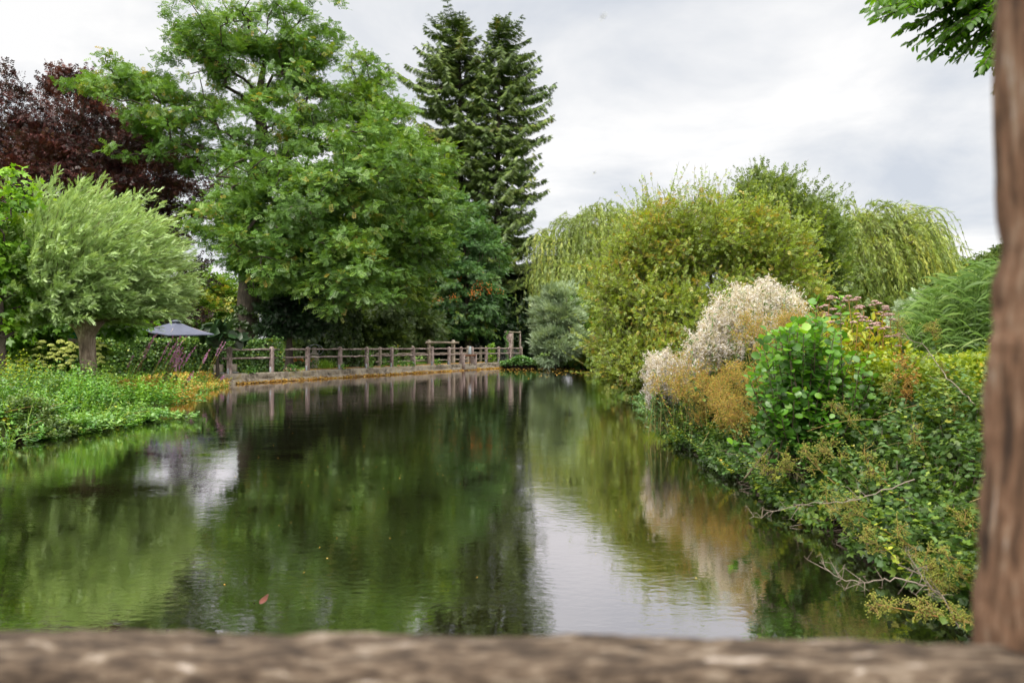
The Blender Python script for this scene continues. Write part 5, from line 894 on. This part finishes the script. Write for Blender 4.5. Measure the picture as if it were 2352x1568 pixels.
# willowherb clumps with seed fluff
def wclump(label, seed, cx, spread, ns, ytop_f, ybase, d, thickness=.8):
    rng = rg(seed); b0 = at(cx, ybase, d); b0[2] = max(gz(b0[0], b0[1]), .1); root = thing('willowherb_clump', label, 'wild flowers', b0); sg = G(); lg = G(); fg = G()
    FP = []; LP = []
    for q in range(ns):
        px = cx + spread * (rng.random() * 2 - 1); dd = d + thickness * rng.normal(); tip = at(px, ytop_f(px) + 9 * math.sin(px * .11) + 6 * math.sin(px * .31 + 1) + 34 * abs(rng.normal()) - 8, dd); b_ = np.array([tip[0] + .12 * rng.normal(), dd, .15]); t = np.linspace(0, 1, 6)[:, None]; p = b_ + (tip - b_) * t + np.array([.1, 0, 0]) * t * t * rng.normal(); sg.tube(p, np.linspace(.007, .003, 6), k=4, cap=False, tint=.1)
        L_ = tip[2] - b_[2]
        if L_ < .2: continue
        k = int(30 * L_); tq = .1 + .6 * rng.random(k); tq = np.where(rng.random(k) < .25, .7 + .3 * rng.random(k), tq); LP.append(np.stack([np.interp(tq, t[:, 0], p[:, a_]) for a_ in range(3)], 1))
        nb_ = 12
        for e_ in range(nb_):
            tb = 1 - .42 * rng.random(); bp_ = b_ + (tip - b_) * tb; a_ = rng.random() * 6.28; be = bp_ + np.array([math.cos(a_) * .13, math.sin(a_) * .13, .13]) * (.5 + .8 * rng.random()); sg.segs([bp_], [be], .003, .002, k=3, tint=.6)
            FP.append(bp_ + (be - bp_) * rng.random((26, 1)) * 1.15 + rng.normal(size=(26, 3)) * .022)
    FP = np.concatenate(FP); n = len(FP); s_ = .04 + .04 * rng.random(n); fg.inst(DIA, FP, rng.normal(size=(n, 3)) + [.4, 0, .2], rng.normal(size=(n, 3)), np.stack([s_, s_ * .22, s_], 1), np.clip(.5 + .25 * rng.normal(size=n), 0, 1))
    LP = np.concatenate(LP); n = len(LP); lg.inst(DIA, LP, rng.normal(size=(n, 3)) + [0, 0, .1], np.array([0, 0, 1.]) + rng.normal(size=(n, 3)) * .5, np.stack([np.full(n, .10), np.full(n, .022), np.full(n, .1)], 1), np.clip(.5 + .2 * rng.normal(size=n), 0, 1))
    sg.build('stem', M['stem'], root); lg.build('foliage', M['herbgreen'], root); fg.build('seed_fluff', M['fluff'], root)
def ytf(pts): xs_, ys_ = zip(*pts); return lambda x: float(np.interp(x, xs_, ys_))
wclump('big mound of pinkish white seed fluff beside the sallow', 520, 1735, 115, 190, ytf([(1600, 760), (1650, 700), (1700, 670), (1760, 655), (1810, 668), (1850, 700)]), 860, 13.5)
wclump('middle clump of fluffy white seed heads stepping down toward the water', 521, 1625, 45, 60, ytf([(1580, 820), (1620, 740), (1680, 700)]), 880, 13.2, .5)
wclump('small low clump of white seed fluff overhanging the water', 522, 1545, 58, 95, ytf([(1485, 835), (1510, 822), (1550, 838), (1600, 845)]), 925, 14.0, .4)
# seed-headed meadowsweet: orange group and olive group
def msweet(label, grp, seed, x, y, d, hgt, mat, lean, nh=5, dens=42, stem='stem', rb=.12):
    rng = rg(seed); tip = at(x, y, d); b_ = tip - np.array([lean[0], lean[1], 1.0]) * hgt; b_[2] = max(b_[2], .05); root = thing('meadowsweet_plant', label, 'wild flowers', b_, grp)
    t = np.linspace(0, 1, 8)[:, None]; p = b_ + (tip - b_) * t + np.array([lean[0] * .3, 0, .1]) * hgt * (t - t * t); g = G(); g.tube(p, np.linspace(.006, .0025, 8), k=4, cap=False, tint=rng.random()); HP = []
    for q in range(nh):
        tb = 1 - .35 * rng.random() * (q > 0); bp_ = b_ + (tip - b_) * tb + np.array([lean[0] * .3, 0, .1]) * hgt * (tb - tb * tb); di = unit((tip - b_)[None])[0]; be = bp_ + (di * .6 + unit(rng.normal(size=(1, 3)))[0] * .8 + [0, 0, .3]) * rb * (.6 + .7 * rng.random()); g.segs([bp_], [be], .003, .002, k=3, tint=.6)
        for r_ in range(7): 
            e2 = be + rng.normal(size=3) * rb * .45; g.segs([be], [e2], .0018, .0015, k=3, tint=.5); HP.append(e2 + rng.normal(size=(dens // 7 + 1, 3)) * rb * .16)
    g.build('stem', M[stem], root); HP = np.concatenate(HP); n = len(HP); h = G(); h.inst(OCT, HP, rng.normal(size=(n, 3)), rng.normal(size=(n, 3)), .0034 * (1 + d / 8) * (.7 + .6 * rng.random(n)), np.clip(.5 + .25 * rng.normal(size=n), 0, 1)); h.build('seed_head', M[mat], root)
    k = 12; tq = .1 + .7 * rng.random(k); lp = np.stack([np.interp(tq, t[:, 0], p[:, a_]) for a_ in range(3)], 1); l_ = G(); l_.inst(FOLD, lp, rng.normal(size=(k, 3)), np.array([0, 0, 1.]) + rng.normal(size=(k, 3)) * .4, .06, rng.random(k)); l_.build('foliage', M['hop'], root)
rng = rg(530); q = 0
for (cx, cy, sx, sy, d, n) in ((1640, 905, 55, 26, 11.8, 38), (1715, 885, 40, 30, 11, 16), (1775, 770, 45, 35, 10.6, 16), (1690, 960, 50, 22, 10.4, 14), (1835, 735, 30, 25, 10.6, 8)):
    for _ in range(n):
        q += 1; x = cx + sx * rng.normal(); y = cy + sy * rng.normal(); msweet('orange-brown seeding plant on the right bank between the white fluff and the alder', 'orange seeding plants on the right bank', 1000 + q, x, max(y, 740), d + .5 * rng.normal(), .5, 'orange', (-.3 + .3 * rng.normal(), .1 * rng.normal()), nh=6, dens=49, rb=.13)
for (x, y, d, h, lx) in ((1850, 1045, 6.6, .5, -1.1), (1900, 1030, 6.5, .5, -1), (1990, 1060, 6.2, .5, -1), (1760, 1075, 7.6, .5, -1.2), (1800, 1060, 7.2, .5, -1.2), (1900, 1160, 5.9, .5, -1.2), (1960, 1170, 5.7, .5, -1.3), (1990, 1235, 5.2, .45, -1.3), (2060, 1230, 5.0, .45, -1.2), (2120, 1290, 4.6, .4, -1.1), (2150, 1330, 4.5, .4, -1.1), (2010, 1385, 4.4, .5, -1.4), (2130, 1400, 4.25, .4, -1.3), (2180, 1290, 4.4, .35, -1), (2100, 1010, 6.3, .5, -.9), (2190, 960, 6.2, .5, -.6), (2040, 900, 7.2, .5, -.6), (2100, 830, 7.6, .5, -.4), (2180, 860, 7, .5, -.4), (2140, 760, 8.2, .5, -.2), (1980, 790, 8.8, .5, -.2), (2060, 760, 8.8, .5, -.2), (1930, 940, 7.2, .5, -.9), (1780, 990, 8.2, .5, -1), (2200, 1180, 4.9, .4, -.9), (2190, 1420, 4.2, .35, -1.2)):
    q += 1; msweet('stalk with olive green seed clusters leaning left from the right bank', 'olive seed stalks on the right bank', 2000 + q, x, y, d, h, 'seedgreen', (lx, .15), nh=7, dens=42, rb=.075 if d > 5.5 else .062)
# red dock among the yellow weeds
for (x, y) in ((2085, 900), (2095, 870), (2070, 840)):
    q += 1; msweet('rusty red dock seed stalk in the yellow weeds', 'red dock stalks', 3000 + q, x, y, 7.2, .4, 'orangeleaf', (.3, 0), nh=5, dens=60, rb=.06)
# bare dead twigs reaching over the water
def deadtwig(label, pts, seed):
    rng = rg(seed); p = np.array([at(*a_) for a_ in pts]); t = np.linspace(0, len(p) - 1, 24); P_ = np.stack([np.interp(t, np.arange(len(p)), p[:, a_]) for a_ in range(3)], 1); P_[1:-1] += rng.normal(size=(22, 3)) * .006; root = thing('dead_twig', label, 'twig', P_[0]); g = G(); g.tube(P_, np.linspace(.005, .0015, 24), k=5, tint=.9); g.build('stem', M['deadstem'], root); g = G()
    for q in range(16):
        i_ = rng.integers(5, 23); e_ = P_[i_] + rng.normal(size=3) * .05 + [-.03, 0, .03]; g.segs([P_[i_]], [e_], .003, .0015, k=3, tint=.8); e2 = e_ + rng.normal(size=(2, 3)) * .025; g.segs([e_, e_], e2, .0018, .0012, k=3, tint=.7)
    g.build('side_twigs', M['deadstem'], root)
deadtwig('bare grey twig low over the water, above the corner of the rail', [(2140, 1345, 4.5), (2060, 1325, 4.6), (1990, 1335, 4.7), (1930, 1328, 4.8), (1880, 1290, 4.9)], 541)
deadtwig('bare twig with drooping tip beside the middle of the bramble', [(2100, 1100, 5.4), (1960, 1150, 5.6), (1830, 1160, 5.9), (1720, 1190, 6.0)], 542)
deadtwig('dark dead branch above the yellow weeds beside the post', [(2240, 930, 5.8), (2170, 860, 6.2), (2120, 790, 6.6), (2060, 770, 6.8)], 543)
deadtwig('upright grey twigs at the water below the bramble', [(2200, 1440, 4.3), (2170, 1380, 4.35), (2120, 1330, 4.4), (2090, 1290, 4.5)], 544)
# hemp agrimony with dusky pink heads
for q, (x, y, d) in enumerate(((1905, 680, 9), (1925, 700, 9.1), (1950, 678, 9), (1968, 682, 9.2), (1985, 700, 9), (2010, 690, 9.1), (2030, 702, 8.9), (2045, 720, 9), (1970, 725, 8.7), (2000, 735, 8.7), (1925, 735, 8.8), (2070, 765, 8.9), (2030, 745, 8.8), (1890, 700, 9.3))):
    rng = rg(550 + q); tip = at(x, y, d); b_ = np.array([tip[0] + .15 * rng.normal(), tip[1] + .1, gz(tip[0], tip[1])]); root = thing('agrimony_plant', 'tall plant with dusky pink domed flower heads behind the alder', 'wild flowers', b_, 'pink agrimony behind the alder'); g = G(); t = np.linspace(0, 1, 6)[:, None]; g.tube(b_ + (tip - [0, 0, .08] - b_) * t, np.linspace(.008, .005, 6), k=5, tint=.6)
    hs_ = []
    for e_ in range(4):
        c = tip + np.array([rng.normal() * .045, rng.normal() * .045, -.02 - .05 * rng.random() * e_]); g.segs([tip - [0, 0, .09]], [c], .003, .0025, k=3, tint=.4); h = G(); k = 60; u_ = unit(rng.normal(size=(k, 3))); u_[:, 2] = np.abs(u_[:, 2]) * .5; h.inst(OCT, c + u_ * [.038, .038, .038], rng.normal(size=(k, 3)), rng.normal(size=(k, 3)), .0075, rng.random(k)); hs_.append(h)
    g.build('stem', M['stem'], root)
    for h in hs_: h.build('flower_head', M['pink'], root)
    k = 70; P_ = b_ + (tip - b_) * (.3 + .6 * rng.random((k, 1))) + rng.normal(size=(k, 3)) * .05; l_ = G(); l_.inst(FOLD, P_, rng.normal(size=(k, 3)) + [0, 0, -.3], np.array([0, 0, 1.]) + rng.normal(size=(k, 3)) * .4, np.stack([np.full(k, .11), np.full(k, .045), np.full(k, .1)], 1), np.clip(.6 + .2 * rng.normal(size=k), 0, 1)); l_.build('foliage', M['yellowweed'], root)
# reeds
rng = rg(560); g = G(); n = 420; X = []
for q in range(n):
    px = 2105 + 230 * rng.random(); d = 9.6 + 2.2 * rng.random(); yt = np.interp(px, [2100, 2150, 2200, 2260, 2340], [715, 665, 640, 605, 590]) + 30 * abs(rng.normal()); tip = at(px, yt, d); b_ = np.array([tip[0] + .1 * rng.normal() - .15, tip[1], gz(tip[0], tip[1])])
    t = np.linspace(0, 1, 5); P_ = b_ + (tip - b_) * t[:, None]; g.tube(P_, .004, k=3, cap=False, tint=.4)
    for e_ in range(9):
        tb = .3 + .7 * rng.random(); s0 = b_ + (tip - b_) * tb; a_ = rng.normal() * .7 + (math.pi if rng.random() < .6 else 0); dr = np.array([math.cos(a_) * .8, math.sin(a_) * .6, .35 + .6 * rng.random()]); L_ = .28 + .22 * rng.random(); tt = np.linspace(0, 1, 5); c_ = s0 + dr * (L_ * tt)[:, None] - np.array([0, 0, 1]) * ((.3 + .7 * rng.random()) * L_ * tt ** 2)[:, None]; wv = np.array([0, .3, 1.]) * np.array([.2, .7, 1, .6, .03])[:, None] * (.015); wv = wv + rng.normal(size=3) * .002
        V = np.concatenate([c_ - wv, c_ + wv]); g.add(V, [[i_, i_ + 1, i_ + 6, i_ + 5] for i_ in range(4)], np.clip(.5 + .2 * rng.normal(), 0, 1))
tag(g.build('reed_bed', M['reed']), 'tall blue-green reeds bending in the wind beside the post', 'reeds', kind='stuff')
shrub('willow_shrub', 'small silvery green willow bush at the left side of the reeds', 'shrub', 561, 2120, 12, [(2125, 705, 12, 35, 36, .35), (2100, 745, 12, 32, 35, .35), (2150, 740, 12, 40, 50, .4)], 90, 30, WSPR, .16, 'silver', rc=.14, out=.8, bias=(0, 0, .5), tip=.004, r=.015)
g = G(); rr = rg(562); cc = np.stack([4.5 + 12 * rr.random(9000), 8 + 20 * rr.random(9000), np.zeros(9000)], 1); cc[:, 2] = ground_z(cc[:, :2]); n = len(cc); g.inst(DIA, cc, np.array([0, 0, 1.]) + rr.normal(size=cc.shape) * .5, rr.normal(size=cc.shape), np.stack([np.full(n, .45), np.full(n, .02), np.full(n, .1)], 1), rr.random(n)); tag(g.build('meadow_grass', M['maple']), 'bright green meadow grass on top of the right bank', 'grass', kind='stuff')

# ================================================================== overhanging tree at the upper right
lb = np.array([5.4, 6.5, gz(5.4, 6.5) - .1]); root = thing('hornbeam_tree', 'hornbeam whose glossy leafy branch hangs into the top right corner', 'tree', lb); rng = rg(570)
g = G(); top = at(2700, -250, 6.2); trunk(g, [lb, lb + (top - lb) * .35, lb + (top - lb) * .7, top], [.16, .14, .12, .06]); g.build('trunk', M['bark'], root, smooth=True)
bg = G(); PP = []; DD = []; TT = []
targets = [(2005, 25), (2012, 45), (2060, 75), (2100, 105), (2130, 130), (2165, 125), (2200, 140), (2230, 120), (2260, 160), (2290, 120), (2080, 20), (2130, 40), (2180, 60), (2230, 50), (2270, 30), (2150, 0), (2220, 0), (2090, -20), (2290, 70), (2240, 95), (2190, 100), (2110, 60), (2290, 205), (2160, 85), (2060, 30), (2300, 0), (2340, 60), (2340, 120), (2040, 5), (2280, 150)]
hub = at(2420, -60, 5.4)
targets = targets + [(2010 + 290 * rng.random(), 0) for _ in range(40)]; targets = [(x, y if i < 50 else (-30 + rng.random() * (30 + 20 + .50 * (x - 2010)))) for i, (x, y) in enumerate(targets)]
for q, (x, y) in enumerate(targets * 2):
    dd = 5 + .35 * rng.normal(); tip = at(x + 10 * rng.normal() * (q >= len(targets)), y - 8 * (q >= len(targets)), dd); t = np.linspace(0, 1, 10)[:, None]; mid = (hub + tip) / 2 + [0, 0, .10]; p = hub * (1 - t) ** 2 + 2 * mid * t * (1 - t) + tip * t ** 2; bg.tube(p, np.linspace(.012, .0025, 10), k=4, cap=False)
    L_ = np.linalg.norm(tip - hub); k = int(L_ / .019); tq = np.linspace(.12, 1, k); lp = np.stack([np.interp(tq, t[:, 0], p[:, a_]) for a_ in range(3)], 1); di = unit((tip - hub)[None])[0]; sd_ = np.where(np.arange(k) % 2 == 0, 1, -1)[:, None] * unit(np.cross(di, [0, 0, 1.])[None]); PP.append(lp); DD.append(di * .55 + sd_ * .6 + np.array([0, 0, -.45]) + rng.normal(size=(k, 3)) * .28); TT.append(.4 + .16 * rng.normal(size=k))
bg.segs([hub], [top + [0, 0, -.3]], .02, .05, k=7); PP = np.concatenate(PP); DD = np.concatenate(DD); TT = np.concatenate(TT); s_ = .064 * (.65 + .6 * rng.random(len(PP)))
g = G(); g.inst(FOLD, PP, DD, np.array([0, 0, 1.]) + rng.normal(size=PP.shape) * .45, np.stack([s_, s_ * .55, s_ * .6], 1), np.clip(TT, 0, 1)); g.build('foliage', M['hornbeam'], root); bg.build('branches', M['barkdark'], root)
C, O = crown_pts(rng, [(2700, -420, 6.4, 330, 260, 1.6), (3000, -200, 6.4, 300, 250, 1.6)], 160, .5, .1); g = G(); sprays(g, rng, C, O, .3, 40, FOLD, .09, wide=.55); g.build('crown', M['hornbeam'], root)

# ================================================================== foreground railing of the footbridge, out of focus
root = thing('bridge_railing', 'close blurred wooden railing post and rail framing the view', 'railing', (0, .62, .25))
def timber(name, path, half_w, half_h, axis, seed, mat, nl=90):
    """a rough sawn beam along a path: rounded cross-section, dents and knots in the surface"""
    p = np.asarray(path, float); t = np.linspace(0, len(p) - 1, nl); C = np.stack([np.interp(t, np.arange(len(p)), p[:, a_]) for a_ in range(3)], 1); k = 28; an = np.arange(k) / k * 2 * math.pi
    cx = np.sign(np.cos(an)) * np.abs(np.cos(an)) ** .35; cy_ = np.sign(np.sin(an)) * np.abs(np.sin(an)) ** .35; V = []
    for i_ in range(nl):
        for j_ in range(k):
            s_ = i_ / nl * np.linalg.norm(p[-1] - p[0]); dn = .0045 * mnoise.noise(Vector((s_ * 7 + seed, cx[j_] * 1.2, cy_[j_] * 1.2))) + .0022 * mnoise.noise(Vector((s_ * 30 + seed, cx[j_] * 4, cy_[j_] * 4)))
            a_ = cx[j_] * (half_w + dn); b_ = cy_[j_] * (half_h + dn)
            V.append(C[i_] + (np.array([0, a_, b_]) if axis == 'x' else np.array([a_, b_, 0])))
    q = [[i_ * k + j_, i_ * k + (j_ + 1) % k, (i_ + 1) * k + (j_ + 1) % k, (i_ + 1) * k + j_] for i_ in range(nl - 1) for j_ in range(k)]
    g = G(); g.add(V, q)
    for e_ in (0, nl - 1):
        ring = np.array(V[e_ * k:(e_ + 1) * k]); g.add(np.concatenate([ring, ring.mean(0)[None]]), [[j_, (j_ + 1) % k, k] for j_ in range(k)])
    return g.build(name, mat, root, smooth=True)
yr = .62
timber('rail', [(-1.6, yr - .02, 1.7 - .237 - .045), (-.42, yr - .02, 1.7 - .2385 - .045), (0, yr - .02, 1.7 - .2435 - .045), (.38, yr - .02, 1.7 - .249 - .045), (.95, yr - .02, 1.7 - .252 - .045)], .04, .045, 'x', 3, M['railh'], 150)
timber('rail', [(-1.6, yr - .02, .72), (.95, yr - .02, .71)], .04, .045, 'x', 13, M['railh'], 60)
timber('rail', [(-1.6, yr - .02, 2.25), (.95, yr - .02, 2.25)], .04, .045, 'x', 23, M['railh'], 60)
timber('post', [(.457, yr + .012, .1), (.460, yr + .012, 1.2), (.4641, yr + .012, 1.46), (.4773, yr + .012, 1.66), (.4874, yr + .012, 1.8), (.4885, yr + .012, 2.4)], .05, .05, 'z', 7, M['railv'], 150)
timber('post', [(-1.66, yr + .012, .1), (-1.66, yr + .012, 2.4)], .05, .05, 'z', 9, M['railv'], 60)
for x in (-3.8, -5.9, -8.0): timber('post', [(x, yr + .012, .1), (x, yr + .012, 2.4)], .05, .05, 'z', 9 - x, M['railv'], 40)
for z in (1.7 - .282, .72, 2.25): timber('rail', [(-9.5, yr - .02, z), (-1.605, yr - .02, z)], .04, .045, 'x', 40 + z, M['railh'], 120)
root = thing('footbridge', 'timber footbridge deck underfoot carrying the railing', 'bridge', (-3, 0, .1))
for q in range(16):
    g = G(); g.box((-3.1, -1.4 + q * .135, .16), (13.4, .125, .045), bev=.006); g.build('deck_plank', M['wood'], root)
for y in (-1.3, .5): g = G(); g.box((-3.1, y, .06), (13.3, .16, .15), bev=.01); g.build('beam', M['wood'], root)
for x in (-8.5, -5.5, -2.5, .5):
    for y in (-1.3, .5): g = G(); g.tube([(x, y, -.9), (x, y, -.02)], .1, k=10, lump=.04); g.build('pile', M['wood'], root)
# fish near the surface and two flying insects
c = at(0, 0, 5.0); c = np.array([(614 - 1176) / F * 5.03, 5.03, .002]); root = thing('orange_fish', 'orange-red fish just breaking the surface of the dark water', 'fish', c); t = np.linspace(0, 1, 14); sp = np.stack([c[0] - .02 * t, c[1] - .14 + .28 * t, np.full(14, -.008)], 1)
g = G(); k = 12; an = np.arange(k) / k * 6.283; V = []
for i_, tt in enumerate(t):
    r = .026 * math.sin(min(1, tt * 1.6 + .12) * math.pi * .62) * (1 - .75 * tt) * 1.5 + .003
    for a_ in an: V.append(sp[i_] + np.array([math.cos(a_) * r, -math.cos(a_) * r * .3, math.sin(a_) * r * .45]))
g.add(V, [[i_ * k + j_, i_ * k + (j_ + 1) % k, (i_ + 1) * k + (j_ + 1) % k, (i_ + 1) * k + j_] for i_ in range(13) for j_ in range(k)]); g.build('body', M['fish'], root, smooth=True)
g = G(); e_ = sp[-1]; g.add([e_ + [0, 0, .004], e_ + [-.01, .06, .005], e_ + [.02, .035, .006], e_ + [.05, .05, .005]], [[0, 1, 2], [0, 2, 3]]); g.build('tail', M['fish'], root)
for q, (x, y, d, s_, lab) in enumerate(((1366, 396, 3.2, 1.0, 'tiny dark flying insect with spread wings against the cloud above the weeping willow'), (1386, 36, 1.0, .55, 'blurred insect close to the camera near the top of the sky'))):
    c = at(x, y, d); root = thing('flying_insect', lab, 'insect', c); g = G(); g.tube([c + np.array([-.006, 0, .0015]) * s_, c + np.array([-.002, 0, .0008]) * s_, c + np.array([.002, 0, -.0006]) * s_, c + np.array([.005, 0, -.002]) * s_], np.array([.0007, .0016, .0018, .0008]) * s_, k=8); g.build('body', M['insect'], root)
    for a_ in (38, 52, 225, 238):
        dv = np.array([math.cos(R(a_)), .1, math.sin(R(a_))]); g = G(); g.inst(DIA, (c + [0, -.001 * s_, 0])[None], dv[None], np.array([[0, -1., .2]]), np.array([[.0125, .0028, .01]]) * s_, [.5]); g.build('wing', M['wing'], root)
